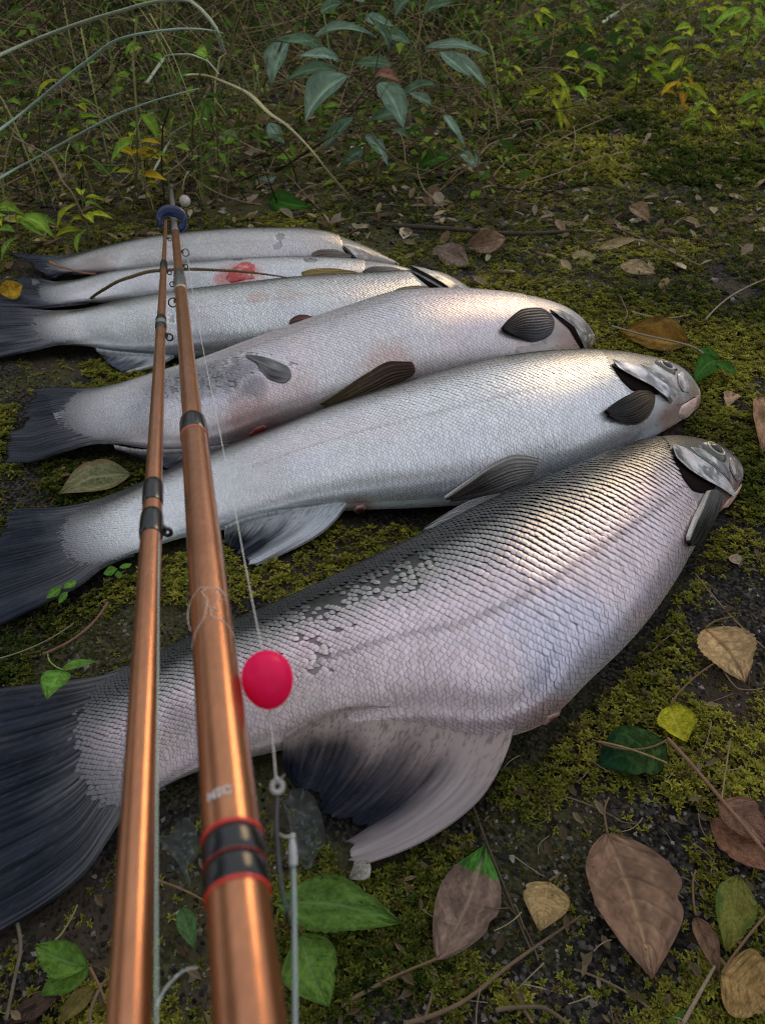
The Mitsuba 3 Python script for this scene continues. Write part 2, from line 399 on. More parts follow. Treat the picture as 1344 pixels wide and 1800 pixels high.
def fin_mesh(c0, c1, a, b, z0=.03, z1=.01, rays=18, seed=0, cb=(.30, .30, .33), ct=(.10, .11, .14), ragged=.03, fish=None, lift=(.002, .006), depth=None,
             ridge=.0012, wave=.004, pale=(.40, .38, .36), palew=.0, n=26, blend=None, zpow=.7, tail=None):
    """A fin: membrane with raised rays that fork towards a ragged tip; a closed thin solid. Lies in the air over z0..z1, or on the body (fish)."""
    m = rays * 6 + 1
    s, v = np.linspace(0, 1, n), np.linspace(0, 1, m)
    r = np.random.default_rng(seed)
    px = coons(c0, c1, a, b, n, m)
    nn_ = meshkit.noise(np.stack([v * rays * .45, v * 0, v * 0], -1), seed + 40)
    tip = 1 - ragged * (meshkit.noise(np.stack([v * rays * .9, v * 0, v * 0], -1), seed) + .8 * meshkit.noise(np.stack([v * rays * 3.1, v * 0, v * 0], -1), seed + 41) + 2.2 * sstep(.66, .95, nn_))
    S = s[:, None] * tip[None]
    ii = S * (n - 1); i0 = np.clip(ii.astype(int), 0, n - 2); w = (ii - i0)[..., None]; jj = np.arange(m)[None].repeat(n, 0)
    px = px[i0, jj] * (1 - w) + px[i0 + 1, jj] * w
    vw = v[None] + .035 * (meshkit.fbm(np.stack([v[None] * 6 + 0 * S, S * 1.5, S * 0 + seed], -1), 3, seed + 2) - .5)
    ray_ = np.abs(np.cos(vw * rays * np.pi)) ** 1.2
    fork = np.abs(np.cos(vw * rays * 2 * np.pi))
    rr = ray_ * (1 - sstep(.4, .9, S)) + (.6 * ray_ + .4 * fork) * sstep(.4, .9, S)
    h = .6 * ridge * rr * (1 - .5 * S)
    wv = wave * S * (meshkit.fbm(np.stack([v[None] * 5 + S * .7, S * 1.3, S * 0], -1), 2, seed + 3) - .5) * 2
    if fish is not None:
        base, N, *_ = fish.drape(px)
        top = base + N * (lift[0] + (lift[1] - lift[0]) * S + h + np.maximum(wv, -.001))[..., None]
        edge = np.abs(v - .5) * 2
        under = base + N * (lift[0] * .3 + (lift[1] - lift[0]) * S * .7)[..., None]
        under = np.minimum(1, 1) * under
    else:
        z = z0 + (z1 - z0) * S ** zpow + wv
        if tail is not None:                                  # the rays rise out of the skin along the edge of the scales
            d = tail.lin(px); ok = ~np.isnan(d[..., 0]); zt = np.zeros_like(S)
            for j in range(m):
                q = ok[:, j]; off = np.clip((tail.tail_edge(d[q, j, 7]) - d[q, j, 6]) / .02, -1, 1) * .0011
                zt[:, j] = np.interp(S[:, j], np.concatenate([S[q, j], [1.001]]), np.concatenate([d[q, j, 2] + off, [z1]]))
            for _ in range(2):
                zt[:, 1:-1] = (zt[:, :-2] + 2 * zt[:, 1:-1] + zt[:, 2:]) / 4
            z = zt + wv * sstep(.35, .8, S)
        base = at_z(px[..., 0], px[..., 1], z)
        N = np.broadcast_to(np.array([0, 0, 1.0]), base.shape)
        top = base + N * h[..., None]; under = base - N * (.0012 + .003 * (1 - S))[..., None]
    v3 = np.vstack([top.reshape(-1, 3), under.reshape(-1, 3)])
    f = tri(grid_faces(n, m)); k = n * m
    edge = np.concatenate([np.arange(m), np.arange(1, n) * m + m - 1, (n - 1) * m + np.arange(m - 2, -1, -1), np.arange(n - 2, 0, -1) * m])
    e2 = np.roll(edge, -1)
    f = np.vstack([f, f[:, ::-1] + k, np.stack([edge, e2, e2 + k], 1), np.stack([edge, e2 + k, edge + k], 1)])
    pn = meshkit.fbm(np.stack([v[None] * 9 + 0 * S, S * 2.5, S * 0 + seed], -1), 3, seed + 5)
    c = lerp(cb, ct, np.clip(sstep(.0, .75, S) + (pn - .5) * .7, 0, 1))
    streak = meshkit.noise(np.stack([v[None] * rays * 3 + 0 * S, S * 3, S * 0], -1), seed + 9)
    c = c * (.72 + .30 * rr + 1.1 * (streak - .45) * sstep(0, .25, S) + .5 * (meshkit.noise(np.stack([vw * rays * 9, S * 5, S * 0], -1), seed + 29) - .5))[..., None]
    c = np.maximum(c, .004)
    speck = meshkit.noise(np.stack([v[None] * rays * 5 + 0 * S, S * 60, S * 0], -1), seed + 19)
    c = lerp(c, c * 1.5 + .03, sstep(.80, .95, speck) * .5)
    if palew:
        c = lerp(c, np.asarray(pale) * (.75 + .5 * streak)[..., None], np.clip((1 - sstep(palew * .4, palew * 1.3, v[None] + .12 * (pn - .5) + 0 * S)), 0, 1))
    if blend is not None:
        spk = meshkit.noise(np.stack([v[None] * 160 + 0 * S, S * 40, S * 0], -1), seed + 33)
        c = lerp(c, np.asarray(blend) * (1 - .45 * sstep(.62, .8, spk))[..., None], 1 - sstep(.04, .42, S + .25 * (pn - .5)))
    return v3, f, np.vstack([c.reshape(-1, 3)] * 2)


def patch_mesh(fish, outline, off=.001, dome=.0, edge_off=None, color=(.3, .3, .3), rings=8, n=64, fn=None):
    """A plate on the body with the outline given in photo pixels: domed, rim closed down to the body."""
    o = np.asarray(outline, float); o = np.vstack([o, o[:1]])
    s = np.concatenate([[0], np.cumsum(np.linalg.norm(np.diff(o, axis=0), axis=1))])
    o = np.stack([np.interp(np.linspace(0, s[-1], n, endpoint=False), s, o[:, k]) for k in (0, 1)], -1)
    o = (np.roll(o, 1, 0) + 2 * o + np.roll(o, -1, 0)) / 4
    c = o.mean(0)
    k = np.linspace(0, 1, rings) ** .8
    px = c + k[:, None, None] * (o - c)[None]
    P, N, u, t = fish.drape(px)
    hgt = .0004 + (off + dome) * np.sqrt(np.clip(1 - k[:, None] ** 3, 0, 1)) + 0 * P[..., 0]
    if edge_off is not None:
        hgt = hgt + edge_off(px) * k[:, None] ** 1.5
    top = P + N * hgt[..., None]
    ed = np.minimum(.0007, hgt[-1] * .5)[:, None]
    inset = fish.drape(c + .80 * (o - c))[0]
    low = P[-1] * .3 + inset * .7 - N[-1] * .0008
    v = np.vstack([top.reshape(-1, 3), top[-1], top[-1] - N[-1] * ed, top[-1] - N[-1] * ed, low])
    f = np.vstack([tri(grid_faces(rings, n, True)), tri(grid_faces(2, n, True)) + rings * n, tri(grid_faces(2, n, True)) + (rings + 2) * n])
    col = np.broadcast_to(np.asarray(color, float), top.shape) if fn is None else fn(px, P, u, t, k[:, None] + 0 * P[..., 0])
    return v, f, np.vstack([col.reshape(-1, 3), col[-1] * .8, col[-1] * .5, col[-1] * 0 + [.016, .004, .004], col[-1] * 0 + [.010, .002, .002]])  # rim darkened, underside near black: shade under the lifted edge painted in


# --- the shapes, in photo pixels (back line, belly line, tail to snout)
F1 = Fish([(62, 1207), (150, 1194), (215, 1175), (330, 1122), (440, 1078), (540, 1034), (640, 985), (740, 938), (840, 888), (940, 845), (1040, 803), (1110, 780), (1165, 771), (1210, 774), (1250, 784), (1280, 797), (1299, 818)],
          [(170, 1498), (222, 1424), (262, 1395), (345, 1356), (470, 1325), (590, 1300), (720, 1288), (850, 1300), (948, 1279), (1045, 1195), (1130, 1112), (1190, 1030), (1232, 955), (1258, 912), (1281, 890), (1297, 868), (1304, 850)], .46, roll=.78, seed=1)
F2 = Fish([(55, 893), (125, 889), (190, 872), (290, 828), (380, 790), (470, 757), (560, 722), (660, 688), (760, 659), (860, 635), (940, 625), (1010, 622), (1070, 625), (1125, 631), (1165, 640), (1198, 655), (1222, 683)],
          [(122, 1036), (180, 994), (240, 972), (330, 943), (430, 925), (530, 905), (630, 893), (740, 888), (845, 880), (945, 862), (1020, 838), (1080, 806), (1130, 780), (1165, 762), (1195, 745), (1215, 730), (1230, 712)], .52, roll=.66, seed=2)
F3 = Fish([(72, 683), (138, 684), (190, 678), (270, 655), (350, 630), (430, 600), (510, 572), (600, 542), (680, 520), (770, 515), (850, 519), (920, 527), (970, 538), (1005, 553), (1030, 572), (1042, 588)],
          [(122, 788), (178, 777), (225, 783), (310, 795), (400, 785), (490, 765), (580, 742), (670, 722), (760, 700), (840, 680), (910, 662), (965, 648), (1000, 638), (1022, 628), (1037, 612), (1045, 602)], .55, roll=.25, seed=3)
F4 = Fish([(32, 542), (90, 546), (125, 546), (200, 531), (270, 517), (350, 507), (430, 498), (510, 490), (590, 486), (660, 483), (715, 477), (750, 478), (790, 490), (822, 508), (836, 518)],
          [(62, 613), (110, 603), (150, 607), (220, 622), (300, 628), (385, 628), (470, 622), (555, 610), (635, 594), (700, 575), (745, 558), (780, 548), (810, 540), (830, 533), (840, 526)], .5, roll=.8, seed=4)
F5 = Fish([(55, 490), (100, 495), (125, 494), (190, 479), (270, 469), (350, 461), (430, 455), (510, 453), (580, 454), (640, 458), (680, 463), (710, 470), (730, 478)],
          [(66, 540), (112, 535), (150, 530), (215, 530), (295, 532), (375, 532), (455, 530), (535, 526), (600, 518), (655, 508), (690, 500), (716, 492), (733, 486)], .5, roll=.85, seed=5)
F6 = Fish([(62, 447), (103, 450), (125, 447), (190, 431), (270, 416), (350, 407), (430, 402), (500, 401), (560, 406), (610, 421), (650, 437), (680, 452), (700, 463)],
          [(90, 489), (110, 479), (140, 478), (210, 483), (295, 484), (375, 482), (455, 480), (520, 477), (578, 474), (622, 472), (658, 470), (684, 468), (703, 467)], .5, roll=.95, seed=6)


def flank(dark_to=.10, tint=(.60, .58, .60), pink=.5, back=(.055, .06, .058), belly=(.66, .63, .62), seed=0, k=1.0):
    """Colour of a silvery side from back (v 0) to belly (v 1): dark back, silver flank with rosy and violet sheen, pale belly."""
    def col(u, v, P):
        n1, n2, n3 = nz(P, 9, seed, 3), nz(P, 13, seed + 7, 4), nz(P, 70, seed + 3, 2)
        c = lerp(back, np.array([.33, .33, .32]), sstep(dark_to * .5, dark_to + .05, v + .03 * (n1 - .5)))
        c = lerp(c, tint, sstep(dark_to + .02, dark_to + .17, v + .10 * (n1 - .5)))
        c = lerp(c, np.array([.76, .60, .63]), pink * sstep(.40, .68, n1) * sstep(.15, .3, v))
        c = lerp(c, np.array([.60, .62, .80]), .7 * pink * sstep(.46, .72, n2) * sstep(.25, .45, v))
        c = lerp(c, belly, sstep(.62, .9, v + .08 * (n1 - .5)))
        c = lerp(c, back, sstep(-.02, -.16, v) * .6)
        c = lerp(c, np.array([.25, .25, .27]), .5 * sstep(.62, .75, nz(P, 9, seed + 21, 3)) * sstep(.1, .2, v) * sstep(.7, .5, v))
        return c * (.92 + .16 * n3)[..., None] * k
    return col


def head_tint(fish, base, pts):
    """pts: (pixel x, y, radius in metres, colour, strength): flesh tones around the jaw, throat and vent, as they are on the fish."""
    spots = []
    for x, y, rad, cc, st in pts:
        p, *_ = fish.drape(np.array([[x, y]])); spots.append((p[0], rad, np.array(cc), st))

    def col(u, v, P):
        c = base(u, v, P)
        for p, rad, cc, st in spots:
            d = np.linalg.norm(P - p, axis=-1) + rad * .5 * (nz(P, 90, 4, 2) - .5)
            c = lerp(c, cc, st * sstep(rad, rad * .35, d))
        return c
    return col


def skin_under(f, k=.45, seed=3):
    """The skin between scales is darker than the scales; below the scaled area and on the head it is the full tone with pores and dark specks."""
    def col(u, v, P):
        c = f(u, v, P)
        sp = nz(P, 420, seed, 2)
        return lerp(c * (k * (.5 + .5 * sstep(.12, .42, v)))[..., None], c, sstep(.70, .86, v)) * (1 - .45 * sstep(.66, .8, sp))[..., None]
    return col


def make_scales(fish, key, flankf, rows, fine, head, bare=None, single=0, lift=1.0, edge=.42, size=1.0, dark_edge=(.06, .06, .065), line=.2, back_gap=.08):
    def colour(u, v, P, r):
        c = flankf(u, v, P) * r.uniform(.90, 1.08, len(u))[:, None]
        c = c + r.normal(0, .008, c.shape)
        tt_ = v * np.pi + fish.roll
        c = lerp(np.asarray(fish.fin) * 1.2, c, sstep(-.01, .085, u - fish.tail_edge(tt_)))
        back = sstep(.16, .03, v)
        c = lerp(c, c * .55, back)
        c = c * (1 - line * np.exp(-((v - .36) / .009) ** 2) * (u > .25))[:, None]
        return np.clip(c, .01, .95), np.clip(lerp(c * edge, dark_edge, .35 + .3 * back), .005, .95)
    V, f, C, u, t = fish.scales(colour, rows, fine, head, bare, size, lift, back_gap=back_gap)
    px = project(V)
    area = (px[:, :, 0].max(1) - px[:, :, 0].min(1)) * (px[:, :, 1].max(1) - px[:, :, 1].min(1))
    nrm = unit(np.cross(V[:, 3] - V[:, 0], V[:, 6] - V[:, 0]))
    cen = V.mean(1)
    vis = (cen[:, 2] > .02) & (px[:, :, 0].min(1) > 460) & (px[:, :, 0].max(1) < 1344) & (np.abs((unit(CAM - cen) * nrm).sum(-1)) > .5) & ((t - fish.roll) / np.pi < .7)
    order = np.argsort(-area * vis)
    big = order[:single]
    rest = np.setdiff1d(np.arange(len(V)), big)
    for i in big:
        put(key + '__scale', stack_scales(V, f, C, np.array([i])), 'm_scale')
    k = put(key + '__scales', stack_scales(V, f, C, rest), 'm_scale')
    labels[k] = {'kind': 'stuff'}


def head_line(fish, pts):
    _, _, u, t = fish.drape(np.array(pts, float)); o = np.argsort(t)
    return lambda q: np.interp(q, t[o], u[o])


def eye(fish, key, c, rx, ry, ang=0.0, gold=(.42, .38, .28)):
    p, n, *_ = fish.drape(np.array([[c[0], c[1]]], float)); p, n = p[0], n[0]
    q, *_ = fish.drape(np.array([[c[0] + rx * math.cos(ang), c[1] + rx * math.sin(ang)]])); R = np.linalg.norm(q[0] - p)
    q2, *_ = fish.drape(np.array([[c[0] - ry * math.sin(ang), c[1] + ry * math.cos(ang)]])); R = max(R, np.linalg.norm(q2[0] - p))
    X = unit(np.cross(n, [.3, .4, 1.])); Yv = np.cross(n, X); ax = np.stack([X, Yv, n])
    k = put(key + '__eye', join([ball(p - n * R * .12, np.array([R, R, R * .45]), (.09, .085, .075), ax), torus(p + n * R * .24, n, R * .62, R * .07, color=gold)]), 'm_wet')
    put(k + '__pupil', ball(p + n * R * .16, np.array([R * .50, R * .50, R * .30]), (.008, .009, .012), ax), 'm_wet')


def plate_colour(seed, base=(.40, .40, .42), dark=(.16, .17, .18), pinkish=(.5, .36, .33), low=None):
    def fn(px, P, u, t, k):
        n1, n2 = nz(P, 60, seed, 3), nz(P, 170, seed + 4, 2)
        c = lerp(np.array(base) * 1.25, np.array(dark) * .7, sstep(.42, .60, n1))
        c = lerp(c, np.array([.62, .60, .58]), .8 * sstep(.62, .75, n2))
        c = lerp(c, pinkish, .5 * sstep(.5, .8, nz(P, 35, seed + 9, 2)))
        return lerp(c * (.7 + .6 * nz(P, 420, seed + 2, 2))[..., None], np.array([.56, .54, .51]), .55 * sstep(.93, .98, k))
    return fn


FISH_LABELS = [
    ('silver_fish', 'largest silver fish in front, coarse pinkish scales, a pink bead hanging over it'),
    ('silver_fish', 'second silver fish from the front, blue-white belly, dark pectoral fin and gill slit open'),
    ('silver_fish', 'third silver fish from the front with grey smudges and small dark flap before its tail'),
    ('silver_fish', 'fourth fish from the front, pale and finely scaled, its head behind the smudged fish'),
    ('silver_fish', 'thin pale fish with a raw red wound, second from the back of the row'),
    ('silver_fish', 'farthest fish of the row, dull silver, lying against the weeds'),
]
keys = [thing(n, l, 'fish', None) for n, l in FISH_LABELS]
K1, K2, K3, K4, K5, K6 = keys
INK, SLATE = (.028, .033, .045), (.16, .17, .20)

# ---- fish 1
fl1 = head_tint(F1, flank(.13, (.77, .655, .70), .9, belly=(.75, .64, .63), seed=1), [(1290, 878, .030, (.55, .27, .20), .9), (1268, 900, .035, (.52, .22, .14), .9), (1300, 850, .02, (.52, .36, .31), .8), (965, 1262, .035, (.58, .34, .30), .7),
                                                          (345, 1340, .07, (.30, .22, .19), .5), (480, 1300, .08, (.34, .26, .23), .5), (640, 1290, .09, (.5, .42, .38), .4), (1235, 800, .055, (.17, .175, .165), .75), (1180, 782, .03, (.12, .13, .10), .6)])
put(K1 + '__body', F1.body_mesh(skin_under(fl1, .42)), 'm_skin')
h1 = head_line(F1, [(1170, 775), (1176, 790), (1186, 815), (1196, 840), (1212, 866), (1222, 885), (1225, 920), (1230, 950)])


def bare1(u, v, P, r):
    patch = nz(P, 13, 31, 3) + .12 * r.random(len(u))
    px = project(P)
    c = F1.drape(np.array([[650, 1060.]]))[0][0]
    near = sstep(.16, .03, np.linalg.norm(P - c, axis=-1))
    return (patch + .22 * (r.random(len(u)) - .5) > .92 - .20 * near) & (v < .6) & (v > .08) | ((r.random(len(u)) < .22) & (nz(P, 20, 37, 3) > .60) & (v < .42) & (v > .1) & (u < .44) & (u > .2)) | ((v > .80) & (r.random(len(u)) < sstep(.80, .93, v)))


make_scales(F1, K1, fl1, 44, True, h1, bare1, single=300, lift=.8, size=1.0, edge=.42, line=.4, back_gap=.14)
put(K1 + '__tail_fin', fin_mesh([(255, 1166), (240, 1235), (250, 1320), (290, 1383)], [(-90, 1222), (-70, 1330), (-70, 1440), (-100, 1690)], [(255, 1166), (160, 1190), (80, 1200), (0, 1210), (-90, 1222)],
    [(290, 1383), (228, 1416), (198, 1458), (150, 1530), (70, 1595), (0, 1637), (-100, 1690)], .0275, .012, 34, 1, (.105, .107, .115), (.018, .022, .034), .03, wave=.007, ridge=.0013, n=44, tail=F1), 'm_fin')
put(K1 + '__anal_fin', fin_mesh([(905, 1272), (770, 1246), (630, 1242), (500, 1292)], [(606, 1527), (592, 1470), (556, 1425), (530, 1400), (505, 1372)], [(905, 1272), (858, 1384), (770, 1462), (690, 1502), (606, 1527)],
    [(500, 1292), (497, 1336), (505, 1372)], .054, .004, 24, 3, (.14, .112, .108), (.014, .017, .028), .05, wave=.009, ridge=.0006, pale=(.32, .275, .275), palew=.24, n=56, blend=(.42, .335, .315)), 'm_fin')
put(K1 + '__pectoral_fin', fin_mesh([(1239, 864), (1252, 862), (1264, 872)], [(1196, 950), (1198, 962), (1206, 959)], [(1239, 864), (1230, 880), (1210, 917), (1196, 950)], [(1264, 872), (1258, 892), (1240, 924), (1222, 950), (1206, 959)],
    rays=12, seed=5, cb=(.09, .085, .08), ct=(.009, .0095, .011), ragged=.02, fish=F1, lift=(.003, .007), ridge=.001, wave=.0, palew=.14, pale=(.42, .40, .38)), 'm_fin')
put(K1 + '__dorsal_fin', fin_mesh([(880, 868), (820, 898), (770, 925)], [(752, 924), (746, 928), (742, 932)], [(880, 868), (840, 875), (800, 893), (752, 924)], [(770, 925), (756, 929), (742, 932)],
    .052, .040, 8, 6, (.17, .17, .17), (.22, .22, .22), .02), 'm_fin')
put(K1 + '__gill_opening_shade', patch_mesh(F1, [(1180, 798), (1190, 808), (1206, 826), (1232, 842), (1257, 855), (1252, 864), (1232, 868), (1216, 863), (1200, 842), (1188, 820)], .0012, .0, color=(.004, .001, .001)), 'm_matte')  # black patch on the skin: shade inside the gill gap, painted as colour


def lift_edge(a, amt):
    """Raises the free (rear) rim of a gill cover: strongest along the polyline a."""
    a = smooth_line(np.asarray(a, float), 40)

    def fn(px):
        d = np.min(np.linalg.norm(px[..., None, :] - a, axis=-1), -1)
        return amt * np.exp(-(d / 9) ** 2)
    return fn


e1 = [(1178, 790), (1184, 809), (1206, 830), (1232, 846), (1257, 858), (1281, 871)]
kg = put(K1 + '__gill_cover', patch_mesh(F1, e1 + [(1289, 868), (1283, 852), (1273, 839), (1248, 818), (1226, 803), (1202, 786), (1184, 782)], .0004, .0012, lift_edge(e1, .0042), fn=plate_colour(3), n=96, rings=12), 'm_wet')
put(K1 + '__cheek', patch_mesh(F1, [(1212, 786), (1235, 790), (1258, 806), (1274, 816), (1284, 834), (1288, 852), (1276, 838), (1250, 816), (1228, 801)], .0004, .0008, fn=plate_colour(8, (.27, .27, .27), (.13, .14, .14)), n=80), 'm_wet')
put(K1 + '__jaw', patch_mesh(F1, [(1281, 804), (1290, 806), (1298, 820), (1302, 834), (1299, 846), (1290, 836), (1284, 820)], .0006, .0012, fn=plate_colour(5, (.34, .32, .30), (.2, .19, .18), (.5, .33, .28))), 'm_wet')
put(K1 + '__lower_jaw', patch_mesh(F1, [(1280, 876), (1290, 866), (1301, 848), (1305, 852), (1299, 868), (1288, 884), (1276, 894), (1268, 893)], .0006, .0014, fn=plate_colour(6, (.52, .33, .27), (.42, .22, .16), (.6, .42, .38))), 'm_wet')
eye(F1, K1, (1254, 793), 18, 10, .5)
put(K1 + '__vent', patch_mesh(F1, [(952, 1272), (960, 1258), (975, 1250), (986, 1250), (982, 1262), (970, 1272), (958, 1280)], .0010, .0010, fn=lambda px, P, u, t, k: lerp((.12, .035, .028), (.40, .26, .23), sstep(.45, .8, k + .3 * (nz(P, 200, 3, 2) - .5)))), 'm_wet')



def crease(fish, key, px, r, color=(.03, .012, .010), name='mouth'):
    px = smooth_line(np.array(px, float), 24); P = fish.drape(px, .0006)[0]
    put(key + '__' + name, tube(P, [r * .3, r, r, r * .3], 8, None, color), 'm_wet')


crease(F1, K1, [(1281, 872), (1290, 862), (1299, 850), (1304, 843)], .0012)
crease(F1, K1, [(1284, 806), (1282, 822), (1288, 838), (1296, 848)], .0007, (.07, .06, .055), 'lip_line')
crease(F1, K1, [(1286, 798), (1289, 800)], .0016, name='nostril')
# ---- fish 2
fl2 = head_tint(F2, flank(.09, (.77, .79, .82), .35, belly=(.70, .79, .88), seed=12), [(1222, 704, .035, (.55, .36, .31), .9), (1185, 735, .04, (.55, .33, .26), .8), (1165, 735, .02, (.55, .35, .30), .5), (632, 890, .02, (.4, .15, .12), .6), (1150, 650, .06, (.30, .30, .29), .6),
                                                                          (1205, 670, .03, (.40, .36, .33), .6)])
put(K2 + '__body', F2.body_mesh(skin_under(fl2, .55)), 'm_skin')
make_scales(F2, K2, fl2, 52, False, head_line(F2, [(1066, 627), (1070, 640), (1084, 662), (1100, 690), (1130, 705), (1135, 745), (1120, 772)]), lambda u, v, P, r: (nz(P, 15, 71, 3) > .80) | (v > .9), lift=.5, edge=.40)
put(K2 + '__tail_fin', fin_mesh([(205, 868), (190, 905), (200, 950), (235, 972)], [(10, 893), (8, 925), (-40, 985), (-60, 1132)], [(205, 868), (140, 887), (90, 892), (10, 893)], [(235, 972), (180, 994), (140, 1025), (95, 1050), (0, 1097), (-60, 1132)],
    .0275, .012, 30, 11, (.105, .108, .118), (.018, .022, .034), .03, wave=.006, ridge=.0013, n=36, tail=F2), 'm_fin')
put(K2 + '__anal_fin', fin_mesh([(612, 880), (520, 893), (440, 908), (395, 925)], [(440, 997), (425, 985), (408, 968), (396, 955)], [(612, 880), (570, 930), (505, 968), (440, 997)], [(395, 925), (394, 942), (396, 955)],
    .036, .005, 22, 12, (.34, .36, .40), (.020, .024, .036), .05, wave=.005, ridge=.001, pale=(.5, .52, .57), palew=.3, blend=(.50, .54, .58)), 'm_fin')
put(K2 + '__pectoral_fin', fin_mesh([(1140, 690), (1148, 698), (1146, 712)], [(1055, 727), (1058, 733), (1068, 738)], [(1140, 690), (1122, 688), (1100, 697), (1078, 709), (1055, 727)], [(1146, 712), (1132, 735), (1106, 747), (1082, 742), (1068, 738)],
    rays=11, seed=13, cb=(.085, .06, .04), ct=(.005, .0055, .007), ragged=.02, fish=F2, lift=(.002, .006), ridge=.0012, wave=.0), 'm_fin')
put(K2 + '__pelvic_fin', fin_mesh([(945, 806), (940, 822), (925, 838)], [(777, 867), (784, 869), (792, 870)], [(945, 806), (905, 800), (865, 814), (820, 842), (777, 867)], [(925, 838), (880, 855), (830, 866), (792, 870)],
    rays=9, seed=14, cb=(.30, .29, .28), ct=(.045, .038, .034), ragged=.02, fish=F2, lift=(.002, .010), ridge=.0012, wave=.0, palew=.18), 'm_fin')
put(K2 + '__gill_opening_shade', patch_mesh(F2, [(1073, 640), (1086, 651), (1112, 665), (1141, 679), (1160, 694), (1150, 694), (1128, 690), (1110, 687), (1094, 672), (1082, 656)], .0012, .0, color=(.004, .001, .001)), 'm_matte')  # gill gap shade as a black patch on the skin
e2 = [(1072, 637), (1084, 652), (1112, 668), (1141, 682), (1165, 700)]
put(K2 + '__gill_cover', patch_mesh(F2, e2 + [(1180, 712), (1190, 695), (1177, 680), (1150, 662), (1120, 642), (1096, 634)], .0004, .0012, lift_edge(e2, .0045), fn=plate_colour(21, (.46, .46, .50)), n=96, rings=12), 'm_wet')
put(K2 + '__cheek', patch_mesh(F2, [(1122, 638), (1150, 640), (1178, 652), (1190, 668), (1196, 690), (1180, 680), (1154, 661)], .0004, .0008, fn=plate_colour(23, (.34, .33, .32), (.2, .2, .19)), n=80), 'm_wet')
put(K2 + '__jaw', patch_mesh(F2, [(1190, 658), (1199, 652), (1208, 672), (1211, 688), (1203, 691), (1193, 677)], .0006, .0012, fn=plate_colour(25, (.40, .39, .37))), 'm_wet')
put(K2 + '__lower_jaw', patch_mesh(F2, [(1196, 714), (1210, 702), (1228, 694), (1231, 704), (1226, 718), (1212, 732), (1200, 738), (1190, 730)], .0006, .0018, fn=plate_colour(26, (.55, .38, .33), (.45, .28, .23), (.6, .45, .4))), 'm_wet')
eye(F2, K2, (1169, 645), 15, 8, .35)
put(K2 + '__vent', patch_mesh(F2, [(620, 896), (626, 888), (638, 886), (645, 890), (638, 897), (628, 900)], .001, .002, fn=lambda px, P, u, t, k: lerp((.11, .03, .025), (.38, .26, .24), sstep(.45, .8, k))), 'm_wet')

crease(F2, K2, [(1190, 712), (1206, 705), (1218, 699), (1229, 697)], .0012)
crease(F2, K2, [(1190, 657), (1190, 672), (1200, 688), (1210, 690)], .0007, (.08, .07, .065), 'lip_line')
crease(F2, K2, [(1186, 650), (1189, 651)], .0016, name='nostril')
# ---- fish 3
fl3 = head_tint(F3, flank(.06, (.69, .67, .69), .5, belly=(.68, .62, .62), seed=23), [(1005, 600, .05, (.58, .38, .32), .9), (985, 610, .05, (.58, .44, .40), .5), (930, 628, .05, (.6, .45, .41), .4), (450, 752, .05, (.45, .25, .24), .8), (690, 650, .05, (.56, .38, .34), .7), (1036, 590, .03, (.16, .14, .13), .7),
                                                                               (350, 668, .05, (.22, .22, .23), .8), (300, 675, .05, (.23, .23, .24), .7), (420, 655, .035, (.2, .2, .21), .75), (500, 705, .06, (.5, .36, .34), .5), (450, 680, .02, (.2, .2, .21), .7)])
put(K3 + '__body', F3.body_mesh(skin_under(fl3, .55)), 'm_skin')


def bare3(u, v, P, r):
    c, c2 = (F3.drape(np.array([[x, y]], float))[0][0] for x, y in ((350, 668), (430, 660)))
    d = np.minimum(np.linalg.norm((P - c) / [1.6, 1, 1], axis=-1), np.linalg.norm((P - c2) / [1.3, 1, 1], axis=-1))
    return (nz(P, 30, 77, 3) + .5 * (r.random(len(u)) - .5) > .62 + .5 * sstep(.02, .08, d)) | (v > .95)


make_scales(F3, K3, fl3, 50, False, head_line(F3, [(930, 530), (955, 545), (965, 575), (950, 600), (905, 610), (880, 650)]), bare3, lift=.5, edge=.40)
put(K3 + '__tail_fin', fin_mesh([(225, 672), (205, 700), (208, 740), (240, 778)], [(40, 690), (42, 722), (18, 750), (4, 812)], [(225, 672), (160, 682), (110, 680), (40, 690)], [(240, 778), (175, 776), (110, 792), (45, 812), (4, 812)],
    .0275, .012, 28, 21, (.14, .14, .15), (.026, .030, .040), .04, wave=.006, ridge=.0014, n=34, tail=F3), 'm_fin')
put(K3 + '__anal_fin', fin_mesh([(400, 774), (330, 784), (260, 786), (200, 778)], [(330, 832), (290, 822), (250, 805), (205, 790)], [(400, 780), (370, 812), (330, 832)], [(200, 782), (202, 786), (205, 790)],
    .030, .006, 18, 22, (.34, .33, .36), (.08, .08, .11), .05, blend=(.45, .42, .44)), 'm_fin')
put(K3 + '__pectoral_fin', fin_mesh([(962, 551), (972, 568), (966, 588)], [(877, 580), (880, 585), (888, 588)], [(962, 551), (944, 544), (918, 547), (897, 560), (877, 580)], [(966, 588), (938, 601), (912, 596), (888, 588)],
    rays=12, seed=23, cb=(.075, .075, .085), ct=(.006, .007, .009), ragged=.02, fish=F3, lift=(.002, .006), ridge=.0014, wave=.0), 'm_fin')
put(K3 + '__pelvic_fin', fin_mesh([(722, 637), (728, 650), (700, 668)], [(554, 708), (562, 711), (575, 710)], [(722, 637), (690, 637), (640, 660), (590, 690), (554, 708)], [(700, 668), (660, 692), (620, 704), (575, 710)],
    rays=9, seed=24, cb=(.06, .035, .03), ct=(.075, .055, .03), ragged=.02, fish=F3, lift=(.003, .012), ridge=.0012, wave=.0), 'm_fin')
